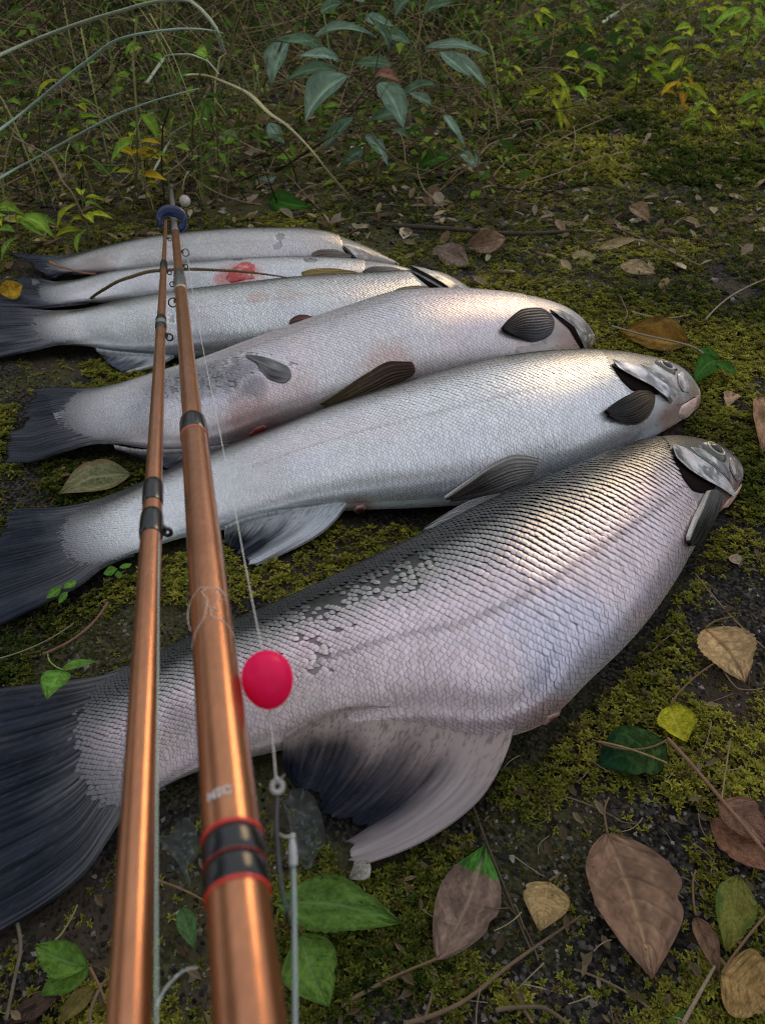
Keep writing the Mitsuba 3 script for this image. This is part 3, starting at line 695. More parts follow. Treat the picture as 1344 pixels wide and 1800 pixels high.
put(K3 + '__adipose_fin', fin_mesh([(505, 645), (512, 660), (500, 674)], [(428, 626), (432, 632), (440, 640)], [(505, 645), (480, 634), (455, 628), (428, 626)], [(500, 674), (475, 668), (458, 652), (440, 640)],
    rays=3, seed=25, cb=(.20, .195, .20), ct=(.15, .15, .155), ragged=.08, fish=F3, lift=(.0018, .0024), ridge=.0001, wave=.0), 'm_fin')
put(K3 + '__gill_opening_shade', patch_mesh(F3, [(966, 549), (985, 557), (1003, 570), (1017, 588), (1024, 606), (1022, 618), (1017, 606), (1006, 587), (990, 567), (974, 556)], .0012, .0, color=(.004, .001, .001)), 'm_matte')  # painted shade of the gill gap, a black patch
e3 = [(962, 546), (985, 555), (1005, 569), (1020, 588), (1027, 608), (1026, 620)]
put(K3 + '__gill_cover', patch_mesh(F3, e3 + [(1034, 615), (1036, 596), (1026, 576), (1008, 560), (985, 547)], .0004, .0010, lift_edge(e3, .003), fn=plate_colour(33, (.26, .25, .24), (.12, .11, .11), (.3, .22, .2)), n=80), 'm_wet')
put(K3 + '__lower_jaw', patch_mesh(F3, [(1027, 600), (1036, 586), (1044, 590), (1046, 602), (1038, 612), (1030, 620)], .0006, .0014, fn=plate_colour(35, (.25, .2, .18), (.14, .11, .1))), 'm_wet')
put(K3 + '__vent', patch_mesh(F3, [(436, 762), (446, 752), (462, 746), (470, 750), (458, 762), (444, 770)], .001, .002, color=(.18, .03, .03)), 'm_wet')

# ---- fish 4, 5, 6
fl4 = head_tint(F4, flank(.06, (.76, .78, .78), .3, belly=(.60, .69, .77), seed=34, k=.93), [(455, 522, .02, (.6, .42, .36), .6), (100, 552, .03, (.56, .48, .38), .6), (510, 520, .03, (.56, .47, .42), .5), (800, 505, .05, (.36, .35, .32), .8)])
put(K4 + '__body', F4.body_mesh(skin_under(fl4, .6)), 'm_skin')
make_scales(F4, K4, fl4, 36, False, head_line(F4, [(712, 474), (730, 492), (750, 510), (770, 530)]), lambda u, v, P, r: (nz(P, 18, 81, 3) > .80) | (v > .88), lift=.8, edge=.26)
put(K4 + '__tail_fin', fin_mesh([(145, 543), (132, 560), (135, 585), (165, 605)], [(-40, 538), (-22, 565), (-30, 600), (-50, 640)], [(145, 543), (90, 546), (40, 541), (-40, 538)], [(165, 605), (112, 602), (60, 613), (0, 626), (-50, 640)],
    .0275, .012, 24, 31, (.18, .185, .20), (.028, .032, .044), .04, wave=.006, ridge=.0014, tail=F4), 'm_fin')
put(K4 + '__anal_fin', fin_mesh([(305, 624), (260, 622), (210, 618), (168, 612)], [(212, 655), (200, 653), (190, 640), (180, 626)], [(305, 624), (262, 645), (212, 655)], [(168, 612), (174, 619), (180, 626)],
    .026, .006, 11, 32, (.42, .44, .48), (.10, .115, .15), .05, palew=.15, pale=(.5, .5, .5), blend=(.55, .58, .62)), 'm_fin')
put(K4 + '__pectoral_fin', fin_mesh([(762, 512), (768, 520), (766, 528)], [(684, 520), (686, 525), (690, 530)], [(762, 512), (740, 506), (712, 509), (684, 520)], [(766, 528), (740, 534), (714, 535), (690, 530)],
    rays=8, seed=33, cb=(.20, .17, .10), ct=(.15, .13, .08), ragged=.02, fish=F4, lift=(.003, .008), ridge=.001, wave=.0), 'm_fin')
put(K4 + '__gill_opening_shade', patch_mesh(F4, [(720, 476), (735, 484), (752, 494), (772, 505), (786, 516), (776, 518), (762, 512), (748, 500), (732, 487)], .0014, .0, color=(.004, .001, .001)), 'm_matte')  # black patch painting the shade in the gill gap
e4 = [(718, 472), (735, 480), (755, 491), (775, 502), (790, 514)]
put(K4 + '__gill_cover', patch_mesh(F4, e4 + [(806, 516), (815, 506), (795, 492), (765, 478), (732, 468)], .0004, .0012, lift_edge(e4, .006), fn=plate_colour(43, (.42, .41, .38), (.25, .24, .21)), n=80), 'm_wet')
put(K4 + '__pelvic_fin', fin_mesh([(548, 558), (552, 564), (548, 570)], [(508, 566), (510, 571), (516, 574)], [(548, 558), (530, 556), (508, 566)], [(548, 570), (532, 574), (516, 574)],
    rays=6, seed=34, cb=(.2, .09, .07), ct=(.13, .07, .055), ragged=.02, fish=F4, lift=(.003, .006), wave=.0), 'm_fin')
fl5 = head_tint(F5, flank(.04, (.76, .78, .80), .25, belly=(.60, .68, .76), seed=45, k=.92), [(425, 480, .045, (.62, .30, .28), .75), (405, 488, .03, (.55, .2, .18), .7), (640, 470, .03, (.62, .5, .46), .5)])
put(K5 + '__body', F5.body_mesh(skin_under(fl5, .6)), 'm_skin')
make_scales(F5, K5, fl5, 30, False, head_line(F5, [(640, 458), (640, 470), (638, 490)]), lambda u, v, P, r: (nz(P, 18, 85, 3) > .80) | (v > .88), lift=.8, edge=.26)
put(K5 + '__tail_fin', fin_mesh([(145, 489), (128, 503), (130, 518), (155, 529)], [(30, 486), (20, 505), (0, 520), (-25, 536)], [(145, 489), (100, 495), (70, 490), (30, 486)], [(155, 529), (104, 536), (60, 540), (-25, 536)],
    .0265, .014, 20, 41, (.14, .145, .165), (.020, .024, .036), .04, wave=.005, ridge=.0014, tail=F5), 'm_fin')
put(K5 + '__pelvic_fin', fin_mesh([(612, 478), (628, 482), (630, 488)], [(528, 485), (530, 489), (534, 492)], [(612, 478), (580, 476), (552, 478), (528, 485)], [(630, 488), (590, 492), (534, 492)],
    rays=7, seed=42, cb=(.30, .21, .07), ct=(.25, .18, .06), ragged=.02, fish=F5, lift=(.003, .008), wave=.0), 'm_fin')
put(K5 + '__pectoral_fin', fin_mesh([(700, 476), (706, 480), (700, 488)], [(634, 481), (635, 485), (638, 488)], [(700, 476), (680, 473), (655, 474), (634, 481)], [(700, 488), (670, 489), (638, 488)],
    rays=7, seed=43, cb=(.20, .18, .17), ct=(.09, .08, .08), ragged=.02, fish=F5, lift=(.004, .008), wave=.0), 'm_fin')


def wound_colour(px, P, u, t, k):
    return lerp((.45, .04, .035), (.66, .30, .28), sstep(.45, .7, nz(P, 120, 3, 3))) * (.75 + .5 * nz(P, 300, 8, 2))[..., None]


wm = patch_mesh(F5, [(395, 492), (402, 478), (416, 466), (430, 460), (446, 464), (450, 474), (444, 484), (450, 490), (425, 494), (408, 498)], .0010, .0012, lambda px: .0014 * (meshkit.noise(np.stack([px[..., 0] * .3, px[..., 1] * .3, px[..., 0] * 0], -1), 3) - .3), fn=wound_colour, rings=14, n=72)
wm = (wm[0] + (nz(wm[0], 220, 5, 2) - .5)[:, None] * [0, 0, .0028], wm[1], wm[2])
put(K5 + '__wound', wm, 'm_wet', label='raw red wound on the back')
fl6 = head_tint(F6, flank(.06, (.64, .64, .62), .25, belly=(.58, .60, .68), seed=56, k=.9), [(590, 430, .06, (.58, .52, .47), .5), (640, 445, .07, (.42, .40, .36), .7), (165, 470, .05, (.30, .20, .18), .6)])
put(K6 + '__body', F6.body_mesh(skin_under(fl6, .6)), 'm_skin')
make_scales(F6, K6, fl6, 32, False, head_line(F6, [(596, 415), (602, 432), (622, 458)]), lambda u, v, P, r: (nz(P, 18, 89, 3) > .80) | (v > .88), lift=.8, edge=.26)
put(K6 + '__tail_fin', fin_mesh([(145, 442), (130, 454), (130, 468), (150, 478)], [(12, 443), (48, 462), (70, 478), (90, 492)], [(145, 442), (103, 450), (65, 447), (12, 443)], [(150, 478), (112, 480), (90, 492)],
    .0265, .014, 18, 51, (.15, .16, .19), (.032, .037, .055), .04, wave=.005, tail=F6), 'm_fin')
put(K6 + '__pectoral_fin', fin_mesh([(606, 447), (616, 451), (614, 457)], [(543, 450), (545, 453), (550, 456)], [(606, 447), (585, 441), (562, 442), (543, 450)], [(614, 457), (580, 458), (550, 456)],
    rays=7, seed=52, cb=(.24, .20, .17), ct=(.15, .12, .10), ragged=.02, fish=F6, lift=(.003, .008), wave=.0), 'm_fin')
put(K6 + '__gill_opening_shade', patch_mesh(F6, [(600, 434), (608, 440), (618, 449), (627, 457), (622, 458), (611, 449), (602, 440)], .0012, .0, color=(.004, .001, .001)), 'm_matte')  # shade in the gill gap, painted black on the skin
e6 = [(600, 432), (610, 440), (620, 449), (629, 457)]
put(K6 + '__gill_cover', patch_mesh(F6, e6 + [(650, 460), (660, 450), (640, 438), (615, 428)], .0004, .0010, lift_edge(e6, .003), fn=plate_colour(53, (.44, .42, .38), (.28, .26, .23)), n=64), 'm_wet')

# ------------------------------------------------------------------ the two rods, held over the row of fish
def inv_depth(y, y0, w0, y1, w1, dia):
    return (w0 + (y - y0) * (w1 - w0) / (y1 - y0)) / (FPX * dia)


DEP = lambda y: 1 / inv_depth(y, 1780, 127., 400, 18.4, .0148)
P0, P1 = at_depth(448., 1900., DEP(1900)), at_depth(307., 400., DEP(400))
AX = unit(P1 - P0); LEN = np.linalg.norm(P1 - P0)


def rod_s(P0, AX, y):
    """Distance along a rod at which its axis crosses photo row y."""
    s = np.linspace(-.05, 2, 6000); return np.interp(-y, -project(P0 + s[:, None] * AX)[:, 1], s)


R1 = thing('fishing_rod', 'thicker copper brown fishing rod with a black and red band near the camera', 'fishing rod')
sA, sB, sC, sD = (rod_s(P0, AX, y) for y in (745, 492, 408, 325))
put(R1 + '__handle_section', lathe(P0, AX, [(0, .0074), (sA, .0070), (sA + .001, .0064)], 64), 'm_rod')
put(R1 + '__middle_section', lathe(P0, AX, [(sA, .0058), (sB, .0056), (sB + .001, .0050)], 48), 'm_rod')
put(R1 + '__tip_section', lathe(P0, AX, [(sB, .0050), (sC, .0049)], 40), 'm_rod')
put(R1 + '__tip', lathe(P0, AX, [(sC, .0051), (sC + .02, .0052), (sC + .022, .0042), (sC + .12, .0040), (sC + .125, .0052), (sC + .15, .0052), (sC + .152, .004), (sD - .07, .0038), (sD - .068, .005), (sD - .03, .005), (sD - .028, .004), (sD, .0035)], 28, (.55, .55, .56)), 'm_metal')


def band(key, P0, AX, y0, y1, r, color, mat='m_wet', name='wrap', bulge=.0004):
    s0, s1 = rod_s(P0, AX, y0), rod_s(P0, AX, y1)
    L = s1 - s0; q = np.linspace(0, 1, 9)
    prof = [(s0 + L * a, r + bulge * (1 - (2 * a - 1) ** 4)) for a in q]
    return put(key + '__' + name, lathe(P0, AX, [(s0, r - .0005)] + prof + [(s1, r - .0005)], 64, color), mat)


RED, BLACK = (.55, .035, .02), (.009, .0095, .011)
for y0, y1, cc, rr in ((1582, 1573, RED, .00742), (1573, 1529, BLACK, .00744), (1529, 1526, (.3, .03, .02), .00747), (1526, 1481, BLACK, .00744), (1481, 1472, RED, .00742)):
    band(R1, P0, AX, y0, y1, rr, cc)
band(R1, P0, AX, 766, 742, .0073, BLACK)
band(R1, P0, AX, 742, 738, .0063, (.35, .1, .06))
band(R1, P0, AX, 770, 767, .0073, (.4, .12, .07))
band(R1, P0, AX, 508, 490, .0060, (.30, .30, .31), 'm_metal', 'ferrule')
band(R1, P0, AX, 490, 480, .0054, (.06, .06, .065))
band(R1, P0, AX, 512, 508, .0061, (.5, .45, .38), 'm_metal', 'ferrule')


def on_rod(P0, AX, s, ang, r):
    """Points on the rod's skin: s along, ang round (0 faces the camera, positive to the right in the photo)."""
    s, ang = np.broadcast_arrays(np.asarray(s, float), np.asarray(ang, float))
    c = P0 + s[..., None] * AX
    out = CAM - c; out = unit(out - (out @ AX)[..., None] * AX); side = np.cross(AX, out)
    return c + np.asarray(r, float)[..., None] * (np.cos(ang)[..., None] * out + np.sin(ang)[..., None] * side)


# worn white lettering round the rod
tm = meshkit.text_mesh('NIC', .0026, .0002, bold=True)
tv = np.array(tm.vertices); s_t = rod_s(P0, AX, 1428)
tv = on_rod(P0, AX, s_t + tv[:, 1] - .0006, (tv[:, 0] - .0058) / .0074, .0074 + .00002 + tv[:, 2])
put(R1 + '__lettering', (tv, np.array(tm.faces), np.full(tv.shape, .62)), 'm_matte', smooth=False, label='worn white letters')
# clear tape: wrinkled edges on the rod
tape = []
for ys, an in (([1140, 1128, 1110, 1085, 1066, 1062, 1075], [-1.45, -.9, -.3, -.1, -.35, .3, .9]), ([1066, 1060, 1063, 1070], [-.9, -.3, .4, 1.0]), ([1088, 1100, 1115, 1120, 1135], [-.2, .0, .05, .45, 1.2]), ([1090, 1100, 1103, 1096], [.35, .15, .35, .4]), ([1060, 1075, 1082, 1075], [.55, .4, .6, .9]), ([1110, 1064, 1063], [-1.4, -1.3, -.9])):
    s_ = np.array([rod_s(P0, AX, y) for y in ys])
    tape.append(tube(on_rod(P0, AX, s_, np.array(an), .0074), [.00012, .00022, .00012], 6, 30, (.62, .50, .42)))
put(R1 + '__tape_edge', join(tape), 'm_wet', label='clear tape with wrinkled edges')

DEPL = lambda y: 1 / inv_depth(y, 1790, 78., 395, 11.6, .0092)
Q0, Q1 = at_depth(221., 1900., DEPL(1900)), at_depth(291., 395., DEPL(395))
AQ = unit(Q1 - Q0)
R2 = thing('fishing_rod', 'thinner copper fishing rod on the left with two black wraps', 'fishing rod')
tA, tB, tC, tD = (rod_s(Q0, AQ, y) for y in (890, 572, 470, 388))
put(R2 + '__handle_section', lathe(Q0, AQ, [(0, .0046), (tA, .0045), (tA + .001, .004)], 48), 'm_rod')
put(R2 + '__middle_section', lathe(Q0, AQ, [(tA, .0041), (tB, .0039), (tB + .001, .0034)], 40), 'm_rod')
put(R2 + '__upper_section', lathe(Q0, AQ, [(tB, .0036), (tC, .0033), (tC + .001, .003)], 32), 'm_rod')
put(R2 + '__tip_section', lathe(Q0, AQ, [(tC, .0026), (tD, .0022)], 32), 'm_rod')
band(R2, Q0, AQ, 945, 906, .0048, BLACK); band(R2, Q0, AQ, 888, 852, .0045, BLACK)
band(R2, Q0, AQ, 580, 560, .0042, BLACK); band(R2, Q0, AQ, 474, 462, .0037, BLACK)
band(R2, Q0, AQ, 575, 566, .0043, (.45, .45, .46), 'm_metal', 'ferrule')


def guide(key, P0, AX, y, ang, R, off, dep, foot=.01, wire=.0006):
    s = rod_s(P0, AX, y); c = on_rod(P0, AX, s, ang, off)
    n = unit(.75 * AX + .25 * unit(c - (P0 + s * AX)))
    parts = [torus(c, n, R, wire, color=(.02, .02, .022))]
    base = P0 + s * AX
    for q in (-1, 1):
        parts.append(tube([on_rod(P0, AX, s + foot, ang + q * .15, dep), on_rod(P0, AX, s + foot * .5, ang + q * .1, (dep + off) / 2), c - AX * .0 - unit(c - base) * R * .9], [wire * 1.3, wire], 6, 10, (.025, .025, .028)))
    put(key + '__line_guide', join(parts), 'm_wet')


guide(R2, Q0, AQ, 592, 1.5, .0026, .0068, .0038)
guide(R2, Q0, AQ, 478, 1.5, .0022, .0060, .0032)
guide(R2, Q0, AQ, 936, 1.5, .0017, .0067, .0046, .004, .0009)
guide(R1, P0, AX, 445, 1.5, .0042, .0098, .005)
guide(R1, P0, AX, 470, 1.45, .0022, .0080, .005)
guide(R1, P0, AX, 532, -1.5, .0040, .0078, .0056)
guide(R1, P0, AX, 500, -1.5, .0024, .0075, .0056)
guide(R2, Q0, AQ, 420, 1.5, .0020, .0058, .0024)
# blue strap that ties the rods, and the white float stopper beside the tip
sb = rod_s(P0, AX, 385)
mid = (P0 + sb * AX) * .62 + (Q0 + rod_s(Q0, AQ, 392) * AQ) * .38
st = thing('rod_strap', 'dark blue rubber strap tied round the ends of both rods', 'strap')
cv = [on_rod(P0, AX, sb + .0, a, 1) for a in (0,)]
out = unit(CAM - mid - ((CAM - mid) @ AX) * AX); side = np.cross(AX, out)
loop = [mid + side * .0165 * math.sin(a) * (1.15 if a > 0 else 1) + out * (.0138 * math.cos(a)) - AX * .006 * (a / 2) ** 2 for a in np.linspace(-2.2, 2.55, 26)]
put(st + '__loop', tube(loop, [.0038, .005, .0058, .005, .004], 12, color=(.006, .018, .075), flat=1.5), 'm_line')
put(st + '__inner_lip', tube([p + AX * .009 + out * .0005 for p in loop[3:-6]], [.0030, .0036, .0030], 10, color=(.005, .014, .06)), 'm_line')
ws = P0 + rod_s(P0, AX, 352) * AX + side * .022
put(number('white_float'), ball(ws, np.array([.0098, .0098, .024]), (.66, .62, .58), np.stack([side, out, AX]), 16), 'm_bead', label='small white foam float behind the blue strap, beside the rod tip', category='float')

# ------------------------------------------------------------------ tackle: line, bead, hook, leader
def dline(pts, d0, d1):
    pts = np.asarray(pts, float); y = pts[:, 1]
    iv = 1 / d0 + (y - y[0]) / (y[-1] - y[0]) * (1 / d1 - 1 / d0)
    return at_depth(pts[:, 0], pts[:, 1], 1 / iv)


BD = .245
bead_c = at_depth(470., 1195., BD)
ln = thing('fishing_line', 'thin pale line from the thick rod down to the pink bead and hook', 'fishing line')
up_px = [(330, 455), (344, 545), (372, 690), (408, 870), (440, 1040), (462, 1150)]
put(ln + '__upper_line', tube(dline(up_px, DEP(450), BD), [.00035, .00022, .00017], 6, 40, (.62, .63, .60)), 'm_line')
put(ln + '__lower_line', tube(dline([(472, 1235), (478, 1290), (485, 1375)], BD, .225), [.00026, .00026], 8, 20, (.50, .49, .45)), 'm_line')
kd = at_depth(487., 1383., .224)
put(ln + '__knot', join([torus(kd, unit(CAM - kd) + .3 * RIGHT, .0016, .0008, color=(.42, .41, .38)), ball(at_depth(486., 1371., .224), np.array([.0008, .0008, .0014]), (.46, .45, .42), n=10),
                         tube([at_depth(490., 1374., .224), at_depth(500., 1362., .2235)], [.0003, .0002], 6, 4, (.4, .4, .38))]), 'm_line')
bx = unit(np.cross(AX, unit(CAM - bead_c))); bz = unit(CAM - bead_c); by = np.cross(bz, bx)
bv = ball(bead_c, 1.0, (1.0, .022, .16), n=40)
d_ = (bv[0] - bead_c); d_ = d_ * (1 + .05 * np.cos(2 * np.arccos(np.clip(d_[:, 2:3], -1, 1)))) 
hh = d_[:, 1:2]
rad = np.hstack([.0086 * (1 - .05 * hh), .0098 + 0 * hh, .0086 * (1 - .05 * hh)])
pts_b = bead_c + (d_ * rad) @ np.stack([bx * np.sign(bx @ RIGHT), -by if (by @ UP) > 0 else by, bz])
put(number('bead_float'), (pts_b, bv[1], bv[2]), 'm_bead', label='bright pink egg shaped bead hanging on the line beside the thick rod', category='bead')
hk = thing('fish_hook', 'dark steel hook hanging below the knot of the pink bead line', 'hook')
put(hk + '__shank', tube(dline([(488, 1398), (486, 1430), (488, 1490), (495, 1560), (503, 1600)], .224, .205), [.00055, .0006, .0006, .0005], 8, 30, (.10, .105, .11)), 'm_metal')
hb = dline([(503, 1600), (507, 1612)], .205, .204)
put(hk + '__bend', tube([hb[0], hb[0] - UP * .004 + FWD * .002, hb[0] - UP * .005 + FWD * .008, hb[0] - UP * .002 + FWD * .012, hb[0] + UP * .003 + FWD * .012], [.0005, .0005, .0001], 8, 20, (.10, .105, .11)), 'm_metal')
ld = thing('leader_line', 'thick pale green leader line with a clear sleeve under the hook', 'fishing line')
put(ld + '__line', tube(dline([(515, 1515), (517, 1600), (518, 1700), (519, 1900)], .215, .185), [.0007, .0007], 8, 16, (.30, .37, .34)), 'm_line')
put(ld + '__sleeve', tube(dline([(513, 1474), (514, 1490), (515, 1522)], .216, .214), [.0007, .0011, .0012, .00125], 12, 12, (.50, .51, .51)), 'm_line')
put(ld + '__loop', join([tube(dline([(492, 1466), (503, 1471), (513, 1470)], .218, .216), [.0003, .0003], 6, 10, (.5, .5, .48)), ball(at_depth(514., 1470., .216), .0008, (.5, .5, .48), n=8)]), 'm_line')
l2 = thing('fishing_line', 'pale green line running down the right side of the thin rod', 'fishing line')
put(l2 + '__strand', tube(dline([(284, 480), (281, 590), (281, 760), (279, 950), (277, 1250), (275, 1500), (275, 1900)], DEPL(480), DEPL(1900) * .98), [.00045, .00036, .0003, .00026, .00028], 6, 50, (.36, .48, .42)), 'm_line')
put(l2 + '__loose_end', tube(dline([(276, 1770), (285, 1748), (305, 1722), (325, 1706), (345, 1702)], .215, .225), [.0004, .0003], 6, 24, (.40, .44, .41)), 'm_line')

# ------------------------------------------------------------------ leaves
def leaf(base, tip, width, normal, fold=.15, curl=.1, ctr=.42, point=1.0, color=(.1, .2, .04), rib=(.2, .28, .1), edge=None, seed=0, n=36, m=19, serr=0.0, spots=0.0, spot_c=(.05, .04, .02), two=None, wav=.0, notch=.12):
    """One leaf blade from base to tip (world points): midrib, side veins, folded and curled, with its own mottling. two: (colour, from, to) a second tone along the length."""
    base, tip = np.asarray(base, float), np.asarray(tip, float)
    L = np.linalg.norm(tip - base); X = (tip - base) / L; N = unit(np.asarray(normal, float) - (np.asarray(normal, float) @ X) * X); Yv = np.cross(N, X)
    s, w = np.linspace(0, 1, n), np.linspace(-1, 1, m)
    prof = np.where(s < ctr, np.sin(np.clip(s / ctr, 0, 1) * np.pi / 2) ** .75, np.cos(np.clip((s - ctr) / (1 - ctr), 0, 1) * np.pi / 2) ** point)
    prof = np.clip(prof, .015, 1)
    if serr:
        prof = prof * (1 + serr * (np.abs(((s * 14) % 1) - .5) * 2 - .5))
    r = np.random.default_rng(seed)
    S, W = np.meshgrid(s, w, indexing='ij')
    rag = 1 + .10 * (meshkit.fbm(np.stack([S * 7 + seed, np.sign(W) * 3.3, S * 0], -1), 3, seed + 8) - .5) - notch * np.exp(-((S - r.uniform(.3, .75)) / .05) ** 2) * (np.sign(W) == r.choice([-1, 1]))
    half = width / 2 * prof[:, None] * rag
    wob = (meshkit.fbm(np.stack([S * 3 + seed * .37, W * 2, S * 0], -1), 2, seed) - .5)
    vein = np.abs(np.sin((S * 6.5 - np.abs(W) ** 1.2 * 1.7 + .06 * wob) * np.pi))
    z = fold * np.abs(W) * half * 2 - curl * L * (S - .45) ** 2 * 2 + wob * (.085 + wav) * L + .10 * half * (np.abs(W) ** 3) * math.sin(seed * 1.7) - .024 * width * (1 - vein) ** 4 * (np.abs(W) < .9) - .03 * width * np.exp(-(W / .07) ** 2)
    bend = .06 * L * math.sin(seed * 2.1)
    v = base + S[..., None] * L * X + (W * half + bend * np.sin(S * np.pi))[..., None] * Yv + z[..., None] * N
    q = np.stack([S * 4 + seed, W * 1.3, S * 0 + seed * .7], -1)
    n1, n2 = sstep(.28, .72, meshkit.fbm(q * 1.3, 3, seed)), sstep(.28, .72, meshkit.fbm(q * 5, 3, seed + 2))
    c = np.asarray(color, float)[None, None] * (.62 + .42 * n1 + .34 * n2)[..., None]
    if two is not None:
        c = lerp(c, np.asarray(two[0]) * (.7 + .6 * n2)[..., None], sstep(two[1], two[2], S + .03 * (n1 - .5)))
    dots = sstep(.86, .93, meshkit.noise(q * 9 + 7, seed + 12))
    c = c * (1 - .6 * dots)[..., None] * (1 - .35 * sstep(.75, 1.0, np.abs(W) + .4 * (n1 - .5)))[..., None]
    if edge is not None:
        c = lerp(c, edge, .7 * sstep(.62, 1.0, np.abs(W) + .6 * (n1 - .5)))
    n3 = meshkit.noise(q * 12, seed + 4)
    c = c * (.78 + .44 * n3)[..., None]
    c = lerp(c, np.asarray(rib) * 1.1, np.exp(-(W / .07) ** 2) * .85)
    c = lerp(c, np.asarray(rib) * 1.05, .62 * (1 - sstep(.0, .15, vein)) * (np.abs(W) < .93) * (1 - .6 * np.abs(W)))
    c = c * (1 + .55 * (meshkit.fbm(q * 2.2 + 31, 3, seed + 6) - .5))[..., None]
    if spots:
        c = lerp(c, spot_c, .7 * sstep(1 - spots * .75, 1 - spots * .75 + .12, meshkit.fbm(q * 4 + 3, 3, seed + 15)))
    return v.reshape(-1, 3), grid_faces(n, m), c.reshape(-1, 3)


def ground_leaf(name, b, t, wpx, label, cat='leaf', color=(.2, .12, .06), tilt=(0, 0), lift=.006, stem=None, mat='m_dry_leaf', group=None, stem_c=(.17, .11, .06), **kw):
    """A leaf that lies on the ground; b, t: base and tip, wpx: width, in photo pixels."""
    B, Tp = on_ground(*b, lift), on_ground(*t, lift)
    if t[1] < 700:
        rt_ = ray(float(t[0]), float(t[1])); lam = ((B - CAM) @ rt_) / (rt_ @ rt_); lg = (Tp - CAM)[1] / rt_[1]
        Tp = CAM + rt_ * (.72 * lam + .28 * lg)
        if Tp[2] < ground_h(Tp[0], Tp[1]) + .004:
            d_ = float(ground_h(Tp[0], Tp[1])) + .004 - Tp[2]; Tp = Tp + [0, 0, d_]; B = B + [0, 0, d_]
        vv_ = unit(CAM - B); tilt = (tilt[0] + vv_[0], tilt[1] + 1.3 * vv_[1])
    mid = (B + Tp) / 2; w = wpx * ((mid - CAM) @ FWD) / FPX
    ax = unit(Tp - B)
    fs = abs(ax @ RIGHT)                              # foreshortening of the width where the blade is seen across the slope
    if t[1] >= 700:
        w = w * (1 + (1 / max(.6, -unit(mid - CAM)[2]) - 1) * fs * .6)
    kw['n'], kw['m'] = (120, 61) if wpx > 60 else (80, 37) if wpx > 30 else (40, 21)
    k = thing(name, label, cat, group)
    put(k + '__blade', leaf(B, Tp, w, np.array([tilt[0], tilt[1], 1.0]), color=color, **kw), mat)
    if stem:
        sp = np.array([on_ground(x, y, lift + .002) for x, y in stem]); sp[0] = B + [0, 0, .0004]
        put(k + '__stem', tube(sp, [.0009, .0007], 6, 14, stem_c), 'm_matte')
    return k


BR, TAN, OCH, GRN, DKG, YEL = (.17, .105, .072), (.42, .29, .15), (.30, .19, .07), (.11, .21, .035), (.025, .065, .035), (.42, .40, .03)
GL = ground_leaf
GL('fallen_leaf', (1067, 1466), (1146, 1722), 165, 'large brown oval dead leaf lying right of the fin at the bottom', color=(.25, .155, .105), rib=(.40, .27, .17), stem=[(1067, 1466), (1062, 1435), (1070, 1402)], seed=1, fold=.10, curl=-.03, n=48, m=25, spots=.3, spot_c=(.07, .045, .03), lift=.014, tilt=(.05, -.2))
GL('fallen_leaf', (768, 1686), (852, 1484), 104, 'brown dead leaf with a bright green tip end near the bottom centre', color=(.22, .15, .115), rib=(.32, .23, .17), two=((.07, .20, .035), .72, .76), stem=[(768, 1686), (720, 1705), (672, 1726)], seed=2, fold=.08, curl=.02, n=48, m=25, ctr=.52, lift=.012)
GL('fallen_leaf', (965, 1549), (948, 1636), 80, 'small round tan leaf between the two larger brown leaves', color=(.40, .28, .13), rib=(.45, .32, .17), stem=[(965, 1549), (985, 1535)], seed=3, fold=.14, spots=.25, spot_c=(.12, .07, .03), ctr=.36, lift=.012)
GL('fallen_leaf', (1240, 1104), (1310, 1196), 92, 'pale tan leaf with a serrated point beside the belly of the front fish', color=(.50, .34, .17), rib=(.30, .19, .10), seed=4, serr=.07, ctr=.42, curl=.06, n=44, m=21, lift=.016, tilt=(-.1, -.25), stem=[(1240, 1104), (1262, 1090), (1290, 1085)])
GL('fallen_leaf', (1178, 1238), (1206, 1303), 64, 'bright yellow leaf with a tan stalk end on the soil at right', color=YEL, rib=(.5, .45, .08), seed=5, serr=.06, ctr=.5, lift=.016, tilt=(-.2, -.3), stem=[(1178, 1238), (1195, 1215), (1252, 1168)], spots=.2, spot_c=(.25, .22, .02))
GL('fallen_leaf', (1170, 1302), (1050, 1338), 92, 'glossy dark green leaf with a water sheen below the yellow leaf', color=(.018, .062, .026), rib=(.04, .09, .04), seed=6, fold=.05, curl=.12, mat='m_leaf', lift=.014, n=40, m=21, two=((.05, .10, .03), .8, .4), stem=[(1170, 1302), (1110, 1318), (1040, 1300)])
GL('fallen_leaf', (1262, 1408), (1352, 1482), 70, 'upper of two overlapping rust brown leaves at the right edge', color=(.22, .12, .085), rib=(.28, .17, .12), seed=7, lift=.022, curl=.12, tilt=(.2, -.3))
GL('fallen_leaf', (1250, 1440), (1356, 1530), 74, 'lower of two overlapping rust brown leaves at the right edge', color=(.24, .12, .075), rib=(.3, .17, .11), seed=8, lift=.012, curl=.1)
GL('fallen_leaf', (1300, 1538), (1277, 1672), 66, 'mottled green and brown leaf near the right edge at the bottom', color=(.17, .17, .04), rib=(.2, .2, .06), seed=9, serr=.07, spots=.4, spot_c=(.12, .07, .03), lift=.012, edge=(.06, .12, .03))
GL('fallen_leaf', (1268, 1712), (1362, 1770), 112, 'round yellow brown leaf with two dark holes in the right corner', color=(.36, .23, .09), rib=(.42, .28, .12), seed=10, ctr=.36, lift=.016, tilt=(-.15, -.2), stem=[(1268, 1712), (1300, 1665), (1350, 1605)], spots=.22, spot_c=(.06, .03, .02), n=44, m=25)
